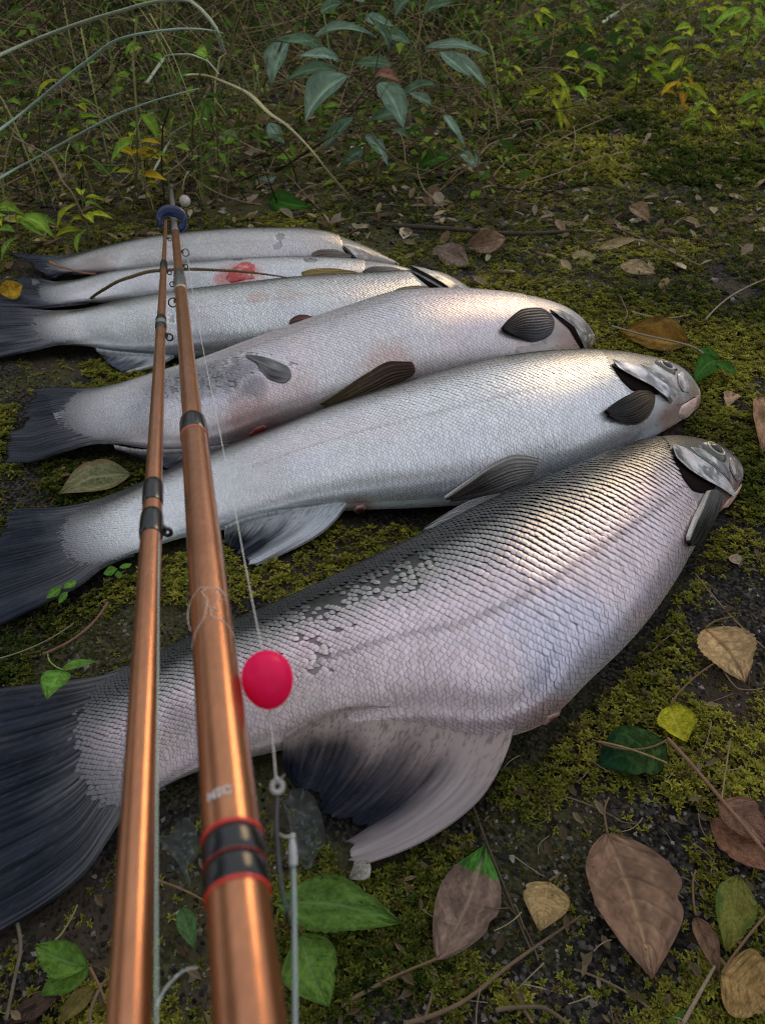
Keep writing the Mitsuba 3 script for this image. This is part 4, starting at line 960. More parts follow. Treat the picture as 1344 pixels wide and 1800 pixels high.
GL('fallen_leaf', (1222, 1610), (1266, 1712), 40, 'narrow curled brown leaf left of the mottled green leaf', color=(.19, .115, .075), rib=(.22, .14, .09), seed=11, fold=.5, curl=.2, lift=.012, stem=[(1222, 1610), (1217, 1560), (1222, 1530)])
GL('fallen_leaf', (1235, 1795), (1165, 1800), 34, 'small green leaf cut off by the bottom edge at right', color=GRN, rib=(.14, .25, .06), seed=12, mat='m_leaf')
GL('fallen_leaf', (484, 1586), (706, 1622), 86, 'broad bright green leaf beside the thick rod, upper of two', color=(.12, .22, .045), rib=(.18, .29, .09), seed=13, serr=.05, mat='m_leaf', lift=.036, fold=.12, curl=.12, n=56, m=25, ctr=.38, tilt=(0, -.3))
GL('fallen_leaf', (530, 1640), (578, 1768), 100, 'broad bright green leaf with brown spots hanging below its twin', color=(.13, .235, .045), rib=(.18, .29, .09), seed=14, mat='m_leaf', lift=.026, fold=.08, n=48, m=25, ctr=.42, spots=.14, spot_c=(.12, .10, .03), tilt=(0, -.2), stem=[(530, 1640), (510, 1600), (484, 1586)])
GL('fallen_leaf', (318, 1594), (342, 1668), 34, 'small green leaf on bare soil between the two rods', color=(.09, .17, .06), rib=(.14, .22, .1), seed=15, mat='m_leaf', lift=.012, serr=.06)
GL('fallen_leaf', (152, 1700), (60, 1660), 54, 'upper green leaf of the pair left of the thin rod', color=(.12, .23, .04), rib=(.18, .29, .09), seed=16, mat='m_leaf', lift=.03, tilt=(.1, -.3), serr=.05)
GL('fallen_leaf', (158, 1702), (68, 1750), 48, 'lower green leaf of the pair left of the thin rod', color=(.12, .23, .04), rib=(.18, .29, .09), seed=17, mat='m_leaf', lift=.026, tilt=(.1, -.2), serr=.05, stem=[(158, 1702), (170, 1725), (185, 1760)])
GL('fallen_leaf', (100, 1752), (10, 1800), 40, 'dark brown withered leaf in the bottom left corner', color=(.075, .05, .042), rib=(.1, .07, .05), seed=18, fold=.3)
GL('fallen_leaf', (165, 1735), (100, 1800), 36, 'narrow olive brown leaf at the bottom beside the thin rod', color=(.20, .16, .05), rib=(.24, .2, .09), seed=19, fold=.3)
GL('fallen_leaf', (228, 828), (102, 862), 56, 'olive and brown leaf lying between the second and third fish', color=(.20, .20, .10), rib=(.3, .3, .16), seed=20, lift=.016, edge=(.2, .13, .07), curl=.15, fold=.05, n=44, m=21, tilt=(0, -.35))
GL('fallen_leaf', (1212, 600), (1088, 578), 60, 'crumpled ochre leaf under the long stalk right of the fish', color=(.34, .20, .05), rib=(.4, .27, .1), seed=21, fold=.45, curl=.25, lift=.02, edge=(.14, .09, .03), wav=.08)
GL('fallen_leaf', (1336, 690), (1342, 788), 48, 'tan leaf cut off by the right edge beside the second fish', color=(.36, .22, .13), rib=(.4, .27, .16), seed=22, lift=.016)
GL('fallen_leaf', (1294, 690), (1278, 712), 22, 'tiny pinkish tan leaf near the snout of the second fish', color=(.40, .27, .18), rib=(.45, .3, .2), seed=23)
GL('fallen_leaf', (1280, 978), (1305, 992), 22, 'tiny tan leaf on moss right of the front fish', color=(.36, .28, .20), rib=(.4, .3, .2), seed=24)
GL('fallen_leaf', (768, 440), (826, 474), 42, 'grey brown triangular dead leaf beyond the heads of the back fish', color=(.27, .20, .155), rib=(.3, .24, .19), seed=25, lift=.018, curl=-.1, tilt=(-.2, -.45))
GL('fallen_leaf', (820, 432), (892, 415), 40, 'curled reddish brown leaf lying behind the grey triangular leaf', color=(.29, .19, .13), rib=(.36, .26, .18), seed=26, fold=.6, lift=.015, curl=.2, wav=.08, tilt=(0, -.4))
GL('fallen_leaf', (1050, 438), (1122, 418), 16, 'long narrow straw leaf on the moss beyond the fish', color=(.46, .36, .2), rib=(.5, .4, .24), seed=27, fold=.3, lift=.012)
GL('fallen_leaf', (1088, 466), (1152, 480), 26, 'pale tan oval leaf on moss right of the straw leaf', color=(.46, .34, .20), rib=(.5, .38, .25), seed=28, lift=.012, tilt=(0, -.3))
GL('fallen_leaf', (1004, 448), (1048, 452), 26, 'pale small pointed leaf touching the straw leaf', color=(.44, .37, .2), rib=(.48, .4, .25), seed=29, lift=.012, tilt=(0, -.3))
GL('fallen_leaf', (975, 388), (994, 412), 14, 'small brown upright leaf on the far moss', color=(.33, .23, .15), rib=(.36, .25, .17), seed=30, lift=.015, tilt=(0, -1))
GL('fallen_leaf', (1105, 366), (1142, 398), 26, 'brown torn leaf on the mossy ground at upper right', color=(.34, .24, .15), rib=(.36, .25, .17), seed=31, fold=.5, lift=.018, tilt=(.2, -.8), wav=.1)
GL('fallen_leaf', (0, 515), (40, 500), 34, 'ochre yellow leaf at the left edge by the tails', color=(.42, .25, .03), rib=(.45, .3, .06), seed=32, lift=.03, fold=.3, tilt=(.2, -.4))
# green sprig that lies on the ground by the second fish's snout
sg = thing('green_sprig', 'small sprig with three green leaves on a long bare stalk, right of the second fish', 'sprig')
put(sg + '__stem', tube([on_ground(1075, 573, .03), on_ground(1150, 593, .034), on_ground(1222, 612, .03), on_ground(1236, 622, .03)], [.0016, .0014, .0014], 8, 20, (.30, .25, .18)), 'm_matte')
for i, (b, t, w) in enumerate((((1225, 612), (1268, 632), 20), ((1262, 628), (1222, 668), 40), ((1258, 636), (1296, 658), 22))):
    B, Tp = on_ground(*b, .032), on_ground(*t, .022)
    put(sg + '__leaf', leaf(B, Tp, w * .00072, (.1, -.5, 1), color=(.06, .16, .03), rib=(.12, .25, .07), seed=40 + i, curl=.15), 'm_leaf')
# heart-shaped leaf seedling on the front fish's tail, and two ivy bits
sd = thing('seedling', 'heart shaped green leaf and a narrow one resting on the front tail fin', 'seedling')
z_t = .040
put(sd + '__leaf', leaf(at_z(112, 1178, z_t), at_z(82, 1228, z_t), .022, (0, -.4, 1), color=(.14, .31, .05), rib=(.25, .42, .12), seed=50, ctr=.3, curl=.1), 'm_leaf')
put(sd + '__leaf', leaf(at_z(108, 1176, z_t), at_z(168, 1162, z_t + .01), .008, (0, -.4, 1), color=(.16, .32, .06), rib=(.25, .42, .12), seed=51, curl=.1, fold=.3), 'm_leaf')
put(sd + '__stem', tube([at_z(112, 1178, z_t), at_z(95, 1170, z_t - .012), at_z(84, 1150, .004)], [.0006, .0005], 6, 10, (.2, .3, .08)), 'm_matte')
for nm, lab, pts in (('seedling', 'small green ivy like leaves under the tail of the second fish', [((108, 1032), (80, 1052), 16), ((112, 1034), (135, 1020), 13), ((118, 1040), (102, 1062), 11)]),
                     ('seedling', 'two tiny green leaves in the moss left of the thin rod', [((205, 1000), (180, 1008), 16), ((208, 1004), (210, 1018), 12), ((210, 998), (232, 990), 10)])):
    s2 = thing(nm, lab, 'seedling')
    for i, (b, t, w) in enumerate(pts):
        put(s2 + '__leaf', leaf(on_ground(*b, .03), on_ground(*t, .025), w * .0006, (0, -.5, 1), color=(.12, .28, .045), rib=(.2, .36, .1), seed=60 + i + len(lab), n=16, m=9), 'm_leaf')
    put(s2 + '__stem', tube([on_ground(*pts[0][0], .03), on_ground(pts[0][0][0] + 6, pts[0][0][1] + 22, .0)], [.0006, .0006], 6, 8, (.16, .2, .06)), 'm_matte')

# ------------------------------------------------------------------ twigs and stalks
def twig(px, r, label, color=(.16, .11, .07), lift=.006, name='twig', cat='twig', group=None, n=24, flat=1.0):
    pts = np.array([on_ground(x, y, lift) for x, y in px])
    pts[:, 2] += .002 * rng.standard_normal(len(pts))
    v, f, c = tube(pts, r, 7, n, color, flat)
    c = c * (.7 + .6 * nz(v, 160, 3, 2))[:, None]
    return put(number(name), (v, f, c), 'm_matte', label=label, category=cat, group=group)


twig([(712, 1800), (795, 1772), (905, 1690), (1022, 1608)], [.0014, .0012, .0008], 'thin brown twig slanting up to the large brown leaf')
twig([(600, 1768), (672, 1726), (740, 1700), (768, 1686)], [.0014, .0012], 'twig joining the stalk of the green tipped brown leaf')
twig([(762, 1688), (760, 1740), (746, 1790)], [.0011, .0008], 'short twig hanging down from the green tipped brown leaf')
twig([(828, 1410), (862, 1500), (900, 1590), (934, 1674)], [.0009, .0008], 'dark straight twig between the small tan leaf and green tipped leaf', (.10, .075, .055))
twig([(1172, 1300), (1225, 1350), (1290, 1430), (1350, 1495)], [.0016, .0013, .0013], 'reddish brown twig running to the right edge over the rust leaves', (.24, .14, .09), .026)
twig([(1284, 1300), (1276, 1360), (1268, 1408)], [.0006, .0005], 'thin upright straw near the right edge', (.26, .19, .12), .02)
twig([(1052, 1300), (1120, 1322), (1172, 1342)], [.0008, .0006], 'thin straw lying over the glossy dark green leaf', (.34, .21, .1), .022)
twig([(1222, 1008), (1272, 1060), (1344, 1138)], [.0008, .0007], 'fine brown stalk above the serrated tan leaf', (.26, .18, .11), .014)
twig([(1262, 1160), (1300, 1212), (1344, 1205)], [.0007, .0005], 'fine forked stalk right of the yellow leaf', (.2, .14, .09), .012)
twig([(880, 1378), (1000, 1400), (1090, 1440)], [.0006, .0005], 'long fine straw above the large brown leaf', (.2, .15, .1))
twig([(190, 1062), (150, 1105), (75, 1150)], [.0013, .0011], 'reddish twig on the moss between the first and second tails', (.20, .11, .08), .016)
twig([(0, 1160), (70, 1130), (130, 1095)], [.0007, .0006], 'fine grey twig crossing the moss at the left edge', (.22, .19, .14), .016)
twig([(265, 1545), (310, 1560), (356, 1580)], [.0009, .0007], 'short brown twig between the rods near the bottom', (.2, .13, .07))
twig([(30, 1620), (36, 1690), (8, 1790)], [.0012, .0010], 'grey stalk bending down at the left edge', (.13, .11, .085), .014)
twig([(75, 1672), (110, 1640), (135, 1590)], [.0007, .0006], 'fine stalk above the pair of green leaves', (.2, .17, .08), .012)
twig([(180, 1830), (160, 1780), (185, 1720)], [.0012, .001], 'curved stalk below the pair of green leaves', (.14, .1, .07), .012)
twig([(690, 396), (800, 404), (905, 410), (1010, 406)], [.0045, .004, .003], 'dark stick lying on the moss beyond the fish', (.07, .055, .045), .008)
twig([(1072, 395), (1150, 430), (1230, 470)], [.001, .001], 'thin twig on the moss at right', (.2, .15, .1), .012)
twig([(1240, 560), (1285, 520), (1344, 490)], [.0012, .001], 'pale bent twig near the right edge', (.3, .24, .17), .012)
twig([(1110, 548), (1170, 556), (1210, 552)], [.0016, .0008], 'curled dry straw beside the ochre leaf', (.34, .26, .18), .01)
twig([(1090, 520), (1100, 545), (1092, 570)], [.0008, .0007], 'tiny upright twig near the start of the sprig stalk', (.2, .15, .1), .012)
twig([(885, 1582), (930, 1645), (945, 1690)], [.0007, .0006], 'fine dark needle under the small tan leaf', (.11, .08, .06))
twig([(1010, 1700), (1085, 1735), (1140, 1772)], [.0008, .0006], 'thin twig under the tip of the large brown leaf', (.18, .13, .09))
twig([(870, 1780), (940, 1772), (1010, 1812)], [.0013, .001], 'bent twig at the bottom edge in the centre', (.13, .1, .07))
twig([(890, 1720), (930, 1790), (960, 1850)], [.0009, .0009], 'short brown twig at the bottom edge right of centre', (.2, .13, .08))
twig([(1200, 1800), (1230, 1745), (1255, 1700)], [.0013, .001], 'pale twig below the narrow curled leaf', (.26, .2, .14), .01)
for i in range(70):                                    # fine fallen needles: too alike to tell apart
    x, y = rng.uniform(620, 1340), rng.uniform(1000, 1790)
    if y < 1330 - (x - 880) * .95 and x < 1250 or (x < 900 and y < 1540):
        continue
    a = rng.uniform(0, np.pi); L = rng.uniform(25, 70)
    twig([(x, y), (x + L * .5 * math.cos(a) + rng.normal(0, 5), y + L * .5 * math.sin(a)), (x + L * math.cos(a), y + L * math.sin(a))], [.00045, .0003], 'fine dry needle lying on the soil among the leaves', tuple(np.array([.24, .19, .13]) * rng.uniform(.5, 1.3)), rng.uniform(.004, .014), 'dry_needle', 'needle', 'dry needles on the soil')
# the bent dry stalk across the thin wounded fish and a red stalk by the far tail
bs = np.array([at_z(x, y, z) for x, y, z in ((158, 527, .012), (185, 507, .055), (225, 488, .082), (270, 476, .088), (330, 473, .088), (410, 476, .086), (460, 481, .082), (512, 489, .074))])
v, f, c = tube(bs, [.0028, .0036, .0038, .0034, .0028, .0012], 10, 60, (.115, .082, .04), .6)
put(number('dry_stalk'), (v, f, c * (.7 + .6 * nz(v, 60, 3, 2))[:, None]), 'm_matte', label='bent brown stalk arching over the thin wounded fish, behind the rods', category='stalk')
v, f, c = tube(np.array([at_z(x, y, z) for x, y, z in ((88, 460, .05), (112, 470, .05), (140, 478, .045), (168, 481, .04))]), [.0022, .0016, .0012], 8, 24, (.30, .15, .08))
put(number('dry_stalk'), (v, f, c), 'm_matte', label='short reddish stalk lying by the tail of the farthest fish', category='stalk')

# wet film and torn membrane by the front fish's anal fin
def film(outline, z, seed, amp=.006):
    o = np.asarray(outline, float); c = o.mean(0); o = smooth_line(np.vstack([o, o[:1]]), 49)[:-1]
    k = np.linspace(.02, 1, 12)
    px = c + k[:, None, None] * (o - c)[None]
    px = px + ((meshkit.noise(np.stack([px[..., 0] * .06, px[..., 1] * .06, px[..., 0] * 0], -1), seed) - .5) * 16 * k[:, None])[..., None]
    zz = z + amp * (meshkit.fbm(np.stack([px[..., 0] * .045, px[..., 1] * .045, px[..., 0] * 0], -1), 4, seed) - .4) * 2
    v = at_z(px[..., 0], px[..., 1], zz)
    return v.reshape(-1, 3), tri(grid_faces(12, 48, True)), np.full((12 * 48, 3), .6)


put(number('wet_film'), film([(498, 1398), (535, 1388), (560, 1425), (566, 1475), (548, 1500), (540, 1530), (520, 1505), (512, 1460)], .010, 4, .016), 'm_film', label='clear wrinkled wet film on the soil behind the hook', category='film')
put(number('wet_film'), film([(280, 1478), (300, 1462), (330, 1440), (350, 1470), (346, 1500), (326, 1555), (314, 1520), (298, 1500)], .008, 9, .016), 'm_film', label='clear wet film on the soil between the two rods', category='film')
tr = leaf(at_z(650, 1515, .010), at_z(614, 1548, .006), .012, (.3, -.5, 1), color=(.42, .40, .34), rib=(.5, .48, .42), seed=71, fold=.8, curl=.5, wav=.1)
put(K1 + '__torn_membrane', tr, 'm_fin')

# ------------------------------------------------------------------ moss, grit
hull = unary_union([p.buffer(.004) for p in footprints])
fins = [[(162, 1190), (-90, 1222), (-100, 1690), (0, 1637), (70, 1595), (150, 1530), (215, 1412)], [(905, 1272), (858, 1384), (770, 1462), (690, 1502), (606, 1527), (530, 1400), (500, 1322)],
        [(140, 893), (10, 893), (-60, 1132), (95, 1050), (168, 998)], [(610, 889), (505, 968), (440, 997), (396, 955)], [(178, 680), (40, 690), (4, 812), (110, 792), (168, 772)], [(90, 547), (-40, 538), (-50, 640), (112, 600)],
        [(116, 496), (30, 486), (-25, 536), (104, 534)], [(118, 450), (12, 443), (90, 492)], [(305, 624), (212, 655), (168, 612)], [(400, 780), (330, 832), (200, 782)]]
hull = unary_union([hull] + [Polygon(at_z(*np.array(o, float).T, .008)[:, :2]).buffer(.003) for o in fins])


def moss_density(x, y):
    p = np.stack([x, y, x * 0], -1)
    a = nz(p, 9, 40, 4)
    m = sstep(.42, .58, a + .17 * sstep(.42, .8, y) * sstep(.1, .5, x + .3) + .05 * sstep(.6, 1.2, y) - .01 * sstep(.45, .2, y)) * (1 - .75 * sstep(1.5, 1.8, y) * sstep(.45, .1, x))
    return np.clip(m, 0, 1)


def rosettes(n, xr, yr, size, leaves, seed, spread=1.0, bias=0.0):
    r = np.random.default_rng(seed)
    y = np.exp(r.uniform(np.log(yr[0] + .3), np.log(yr[1] + .3), n * 6)) - .3
    x = r.uniform(-1, 1, n * 6) * (.62 * (y + .35) + .12)
    ok = (x > xr[0]) & (x < xr[1]) & (r.random(n * 6) < moss_density(x, y) * .93 + .07 + bias) & ~contains_xy(hull, x, y)
    x, y = x[ok][:n], y[ok][:n]; n = len(x)
    dens = moss_density(x, y)
    z = ground_h(x, y) + dens * r.uniform(.001, .008, n)
    sz = size * r.uniform(.6, 1.35, n) * (.75 + .35 * dens)
    k = np.arange(leaves)
    az = (k * 2.39996)[None] + r.uniform(0, 6.3, n)[:, None]
    el = np.linspace(.15, 1.35, leaves)[None] + r.normal(0, .12, (n, leaves))
    ln = sz[:, None] * np.linspace(1.0, .6, leaves)[None] * r.uniform(.8, 1.2, (n, leaves))
    d = np.stack([np.cos(az) * np.cos(el), np.sin(az) * np.cos(el), np.sin(el)], -1)
    lean = r.normal(0, .18, (n, 1, 2)); d[..., :2] += lean; d = unit(d)
    sd = unit(np.cross(d, [0, 0, 1.0])); nn = np.cross(sd, d)
    c0 = np.stack([x, y, z], -1)[:, None] + 0 * d
    w = (ln * .20)[..., None]
    l = ln[..., None]
    V = np.stack([c0, c0 + d * l * .45 + sd * w + nn * w * .3, c0 + d * l - np.array([0, 0, 1]) * l * .12, c0 + d * l * .45 - sd * w + nn * w * .3], -2)
    F = np.array([[0, 1, 2], [0, 2, 3]])
    m = n * leaves
    V = V.reshape(m * 4, 3); F = (F[None] + (np.arange(m) * 4)[:, None, None]).reshape(-1, 3)
    hue = np.clip(nz(np.stack([x, y, x * 0], -1), 6, 50, 3) * 1.6 - .35 + r.normal(0, .16, n), 0, 1)
    c = lerp((.048, .078, .016), (.40, .38, .065), hue) * r.uniform(.6, 1.25, n)[:, None]
    dry = r.random(n) < .10
    c[dry] = lerp((.12, .09, .035), (.2, .16, .06), r.random(dry.sum()))
    C = c[:, None, None] * np.array([.25, .90, 1.6, .90])[None, None, :, None] + np.zeros((n, leaves, 4, 3))  # paler young tips; dark bases and bright tips also paint in light contrast
    return V, F, C.reshape(-1, 3)


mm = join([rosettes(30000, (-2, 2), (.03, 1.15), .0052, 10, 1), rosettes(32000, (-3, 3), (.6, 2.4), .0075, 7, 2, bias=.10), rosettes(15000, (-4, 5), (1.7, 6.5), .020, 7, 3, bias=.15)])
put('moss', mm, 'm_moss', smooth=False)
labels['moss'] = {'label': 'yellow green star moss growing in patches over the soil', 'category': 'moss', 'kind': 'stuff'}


def grit(n, yr, size, seed, cols, flat=.6):
    r = np.random.default_rng(seed)
    y = np.exp(r.uniform(np.log(yr[0] + .3), np.log(yr[1] + .3), n)) - .3
    x = r.uniform(-1, 1, n) * (.62 * (y + .35) + .12)
    ok = ~contains_xy(hull, x, y); x, y = x[ok], y[ok]; n = len(x)
    o = np.array([[1, 0, 0], [-1, 0, 0], [0, 1, 0], [0, -1, 0], [0, 0, 1], [0, 0, -1.0]])
    f = np.array([[0, 2, 4], [2, 1, 4], [1, 3, 4], [3, 0, 4], [2, 0, 5], [1, 2, 5], [3, 1, 5], [0, 3, 5]])
    s = size * np.minimum(np.exp(r.normal(0, .45, n)), 1.7)
    q = r.normal(size=(n, 3, 3)); q, _ = np.linalg.qr(q)
    V = (o[None] * r.uniform(.5, 1.2, (n, 6, 1))) @ q * s[:, None, None]
    V[..., 2] *= flat
    V = V + np.stack([x, y, ground_h(x, y) + s * .15], -1)[:, None]
    c = cols[r.integers(0, len(cols), n)] * r.uniform(.6, 1.4, n)[:, None]
    return V.reshape(-1, 3), (f[None] + (np.arange(n) * 6)[:, None, None]).reshape(-1, 3), np.repeat(c, 6, 0)


gc = np.array([[.02, .02, .02], [.045, .043, .04], [.085, .08, .075], [.012, .011, .010], [.04, .03, .022], [.14, .12, .10], [.22, .20, .18]])
put('grit', join([grit(26000, (.02, 1.2), .0016, 4, gc), grit(5000, (.02, 1.4), .0023, 5, gc[:6]), grit(5000, (1.0, 3.5), .006, 6, gc)]), 'm_matte', smooth=False)
labels['grit'] = {'label': 'dark soil crumbs and small stone grit between the moss', 'category': 'grit', 'kind': 'stuff'}


def litter(n, yr, seed, size=(.012, .04), xr=None, cols=None, tilt=.35):
    """Small dead leaf flakes: kinked quads."""
    r = np.random.default_rng(seed)
    y = np.exp(r.uniform(np.log(yr[0] + .3), np.log(yr[1] + .3), n)) - .3
    x = r.uniform(-1, 1, n) * (.62 * (y + .35) + .12)
    ok = ~contains_xy(hull, x, y); x, y = x[ok], y[ok]; n = len(x)
    L = r.uniform(*size, n); W = L * r.uniform(.25, .55, n)
    a = r.uniform(0, 6.3, n); X = unit(np.stack([np.cos(a), np.sin(a), r.normal(0, tilt, n)], -1)); Yv = unit(np.cross(unit(r.normal(0, tilt, (n, 3)) + [0, 0, 1.]), X)); N = np.cross(X, Yv)
    loc = np.array([[-.5, 0, 0], [-.25, .4, .06], [.1, .45, .08], [.5, 0, 0], [.1, -.45, .08], [-.25, -.4, .06], [-.2, 0, -.03], [.15, 0, -.03]])
    V = np.stack([x, y, ground_h(x, y) + .003 + r.uniform(0, .01, n)], -1)[:, None] + (loc[:, 0] * L[:, None])[..., None] * X[:, None] + (loc[:, 1] * W[:, None])[..., None] * Yv[:, None] + (loc[:, 2] * L[:, None])[..., None] * N[:, None]
    f = np.array([[0, 6, 1], [1, 6, 2], [6, 7, 2], [2, 7, 3], [3, 7, 4], [4, 7, 6], [4, 6, 5], [5, 6, 0]])
    cols = np.array([[.24, .17, .10], [.34, .26, .16], [.15, .10, .06], [.40, .33, .23], [.28, .22, .15]]) if cols is None else cols
    c = cols[r.integers(0, len(cols), n)] * r.uniform(.6, 1.3, n)[:, None]
    return V, f, np.repeat(c, 8, 0).reshape(n, 8, 3)


V, f, C = litter(520, (1.15, 4.5), 8, (.014, .05), cols=np.array([[.24, .17, .10], [.38, .29, .18], [.15, .10, .06], [.46, .38, .27], [.42, .33, .22], [.34, .30, .2]]))
d = (V.mean(1) - CAM) @ FWD
order = np.argsort(d)
for i in order[:230]:
    pc = C[i].mean(0); q = project(V[i].mean(0)[None])[0]
    tone = 'pale' if pc.mean() > .27 else 'tan' if pc.mean() > .18 else 'brown' if pc.mean() > .10 else 'dark brown'
    where = ('among the weeds at left', 'below the shrub', 'on moss right of the shrub', 'on moss near the right edge')[int(np.clip(q[0] // 340, 0, 3))]
    row = 'just beyond the fish' if q[1] > 330 else 'farther back'
    put(number('small_dead_leaf'), (V[i], f, C[i]), 'm_dry_leaf', smooth=False, label=f'small {tone} dead leaf {where}, {row}', category='leaf', group=f'small {tone} dead leaves {where}, {row}')
rest = order[230:]
V2, f2, C2 = litter(4600, (1.3, 7), 9, (.010, .04))
V3, f3, C3 = litter(2200, (.02, 1.3), 10, (.004, .014), cols=np.array([[.14, .10, .06], [.2, .15, .09], [.09, .065, .04]]))
put('leaf_litter', join([stack_scales(V, f, C, rest), stack_scales(V2, f2, C2, np.arange(len(V2))), stack_scales(V3, f3, C3, np.arange(len(V3)))]), 'm_dry_leaf', smooth=False)
labels['leaf_litter'] = {'label': 'countless scraps of dead leaves on the far ground', 'category': 'leaf litter', 'kind': 'stuff'}

# ------------------------------------------------------------------ plants behind
def dleaf(b, t, w, y, bend=0.0, normal=(0, -.6, .8), **kw):
    """A leaf in the air: base and tip in photo pixels, at distance y (metres along the ground) with the tip bend nearer or farther."""
    rb, rt = ray(*map(float, b)), ray(*map(float, t))
    B, Tp = CAM + rb * (y / rb[1]), CAM + rt * ((y + bend) / rt[1])
    dep = ((B + Tp) / 2 - CAM) @ FWD
    return leaf(B, Tp, w * dep / FPX, np.array(normal, float), **kw), B, Tp


def plane_pt(x, y, Y):
    r = ray(float(x), float(y)); return CAM + r * (Y / r[1])


SB = thing('broad_leaf_shrub', 'young shrub with bluish green lance shaped leaves behind the fish, top centre', 'shrub')
YS = 1.72
stems = [[(640, 330), (640, 230), (655, 150), (672, 60), (690, 0), (700, -60)], [(640, 250), (610, 160), (600, 140)], [(655, 150), (700, 120), (760, 90), (790, 88)], [(645, 300), (700, 270), (750, 240), (800, 260)], [(672, 60), (640, 40), (600, 0)], [(640, 330), (600, 300), (560, 330), (480, 340)]]
for s_ in stems:
    put(SB + '__stem', tube([plane_pt(x, y, YS) for x, y in s_], [.0026, .0016, .0012], 8, 20, (.10, .09, .045)), 'm_matte')
BG, BG2 = (.22, .32, .235), (.13, .21, .13)
SL = [((505, 65), (470, 146), 50, BG), ((608, 128), (530, 208), 56, BG), ((600, 100), (530, 88), 26, BG), ((665, 138), (712, 218), 48, BG), ((598, 118), (500, 138), 22, BG2), ((548, 55), (655, 50), 20, BG), ((772, 86), (860, 146), 26, BG), ((770, 84), (830, 130), 24, BG),
      ((745, 78), (862, 86), 18, BG), ((690, 30), (722, -10), 26, BG2), ((640, 24), (690, 40), 22, BG), ((672, 60), (722, 72), 24, BG2), ((655, 128), (700, 136), 22, (.30, .16, .11)), ((780, 195), (820, 250), 17, BG), ((760, 180), (720, 160), 18, BG), ((800, 262), (856, 306), 22, BG),
      ((795, 275), (735, 292), 28, (.06, .15, .03)), ((800, 310), (800, 342), 22, (.12, .24, .03)), ((484, 305), (420, 362), 30, BG), ((470, 345), (540, 358), 36, (.06, .16, .03)), ((500, 350), (535, 378), 24, (.05, .13, .03)), ((640, 232), (682, 282), 24, BG), ((470, 215), (500, 250), 26, BG),
      ((620, 200), (560, 262), 24, BG2), ((690, 90), (660, 30), 22, BG2), ((610, 40), (560, 60), 18, BG2), ((700, 170), (760, 140), 20, BG2), ((640, 260), (600, 285), 22, BG2), ((560, 18), (600, 0), 24, BG2), ((690, 110), (620, 105), 22, BG2), ((720, 240), (690, 225), 18, BG2),
      ((650, 205), (735, 180), 26, BG2), ((575, 75), (480, 60), 24, BG2), ((640, 0), (600, -30), 26, BG), ((740, 20), (790, -5), 24, BG2)]
r_ = np.random.default_rng(21)
for i, (b, t, w, cc) in enumerate(SL):
    o = r_.uniform(-.14, .14)
    m_, B, Tp = dleaf(b, t, w, YS + o, r_.uniform(-.08, .02), (r_.normal(0, .3), -.75, .7), color=cc, rib=tuple(np.array(cc) * 1.9), seed=100 + i, n=20, m=11, curl=.22, fold=.25, ctr=.45)
    put(SB + '__leaf', m_, 'm_leaf')

# arching grass blades at upper left
GB = [([(-60, 125), (60, 70), (200, 22), (330, 0), (385, 60), (390, 85)], 1.45, .0045, 'thick pale grass stalk arching from the top left corner'),
      ([(-60, 270), (50, 190), (150, 110), (240, 60), (320, 50), (390, 58)], 1.38, .0034, 'bluish green grass blade curving over the upper left'),
      ([(-60, 350), (40, 290), (150, 230), (260, 180), (350, 155)], 1.40, .0032, 'straight grass blade slanting from the left edge'),
      ([(325, 132), (380, 138), (430, 160), (490, 210), (560, 280), (625, 362)], 1.62, .0034, 'yellowish grass stalk bending down towards the ground, upper centre'),
      ([(258, 145), (290, 100), (325, 95), (362, 105), (385, 130)], 1.60, .0026, 'short arching pale blade left of the bending stalk'),
      ([(-40, 200), (20, 235), (80, 270), (120, 330), (170, 430)], 1.42, .0018, 'thin brown stem hanging down at the left edge'),
      ([(60, 60), (75, 115), (200, 230), (270, 370)], 1.55, .0018, 'reddish vine running down behind the rods'),
      ([(270, 300), (300, 240), (330, 218), (362, 210)], 1.55, .0020, 'pale curved blade above the rod tip'),
      ([(345, 330), (400, 280), (440, 200), (470, 100)], 1.75, .0024, 'yellow green stem rising left of the shrub'),
      ([(370, 330), (430, 260), (460, 160), (500, 60), (520, -20)], 1.85, .0024, 'tan woody stem behind the shrub on its left'),
      ([(-20, 30), (60, 50), (100, 20), (150, -20)], 1.6, .0020, 'dry brown tendril in the top left corner'),
      ([(0, 330), (100, 290), (210, 290), (300, 240)], 1.5, .0018, 'brown runner stem crossing the left weeds'),
      ([(420, 20), (400, 90), (370, 150), (340, 200)], 1.9, .0026, 'dark woody stem among the top weeds'),
      ([(830, 90), (880, 60), (905, 0)], 3.4, .0060, 'straight dry stick standing in the far undergrowth'),
      ([(1058, 40), (1090, 18), (1120, 0)], 3.6, .0065, 'pale tan stick slanting at the top edge, right of centre'),
      ([(690, 190), (720, 150), (745, 110), (780, 30)], 2.3, .0030, 'dry branch behind the shrub on its right')]
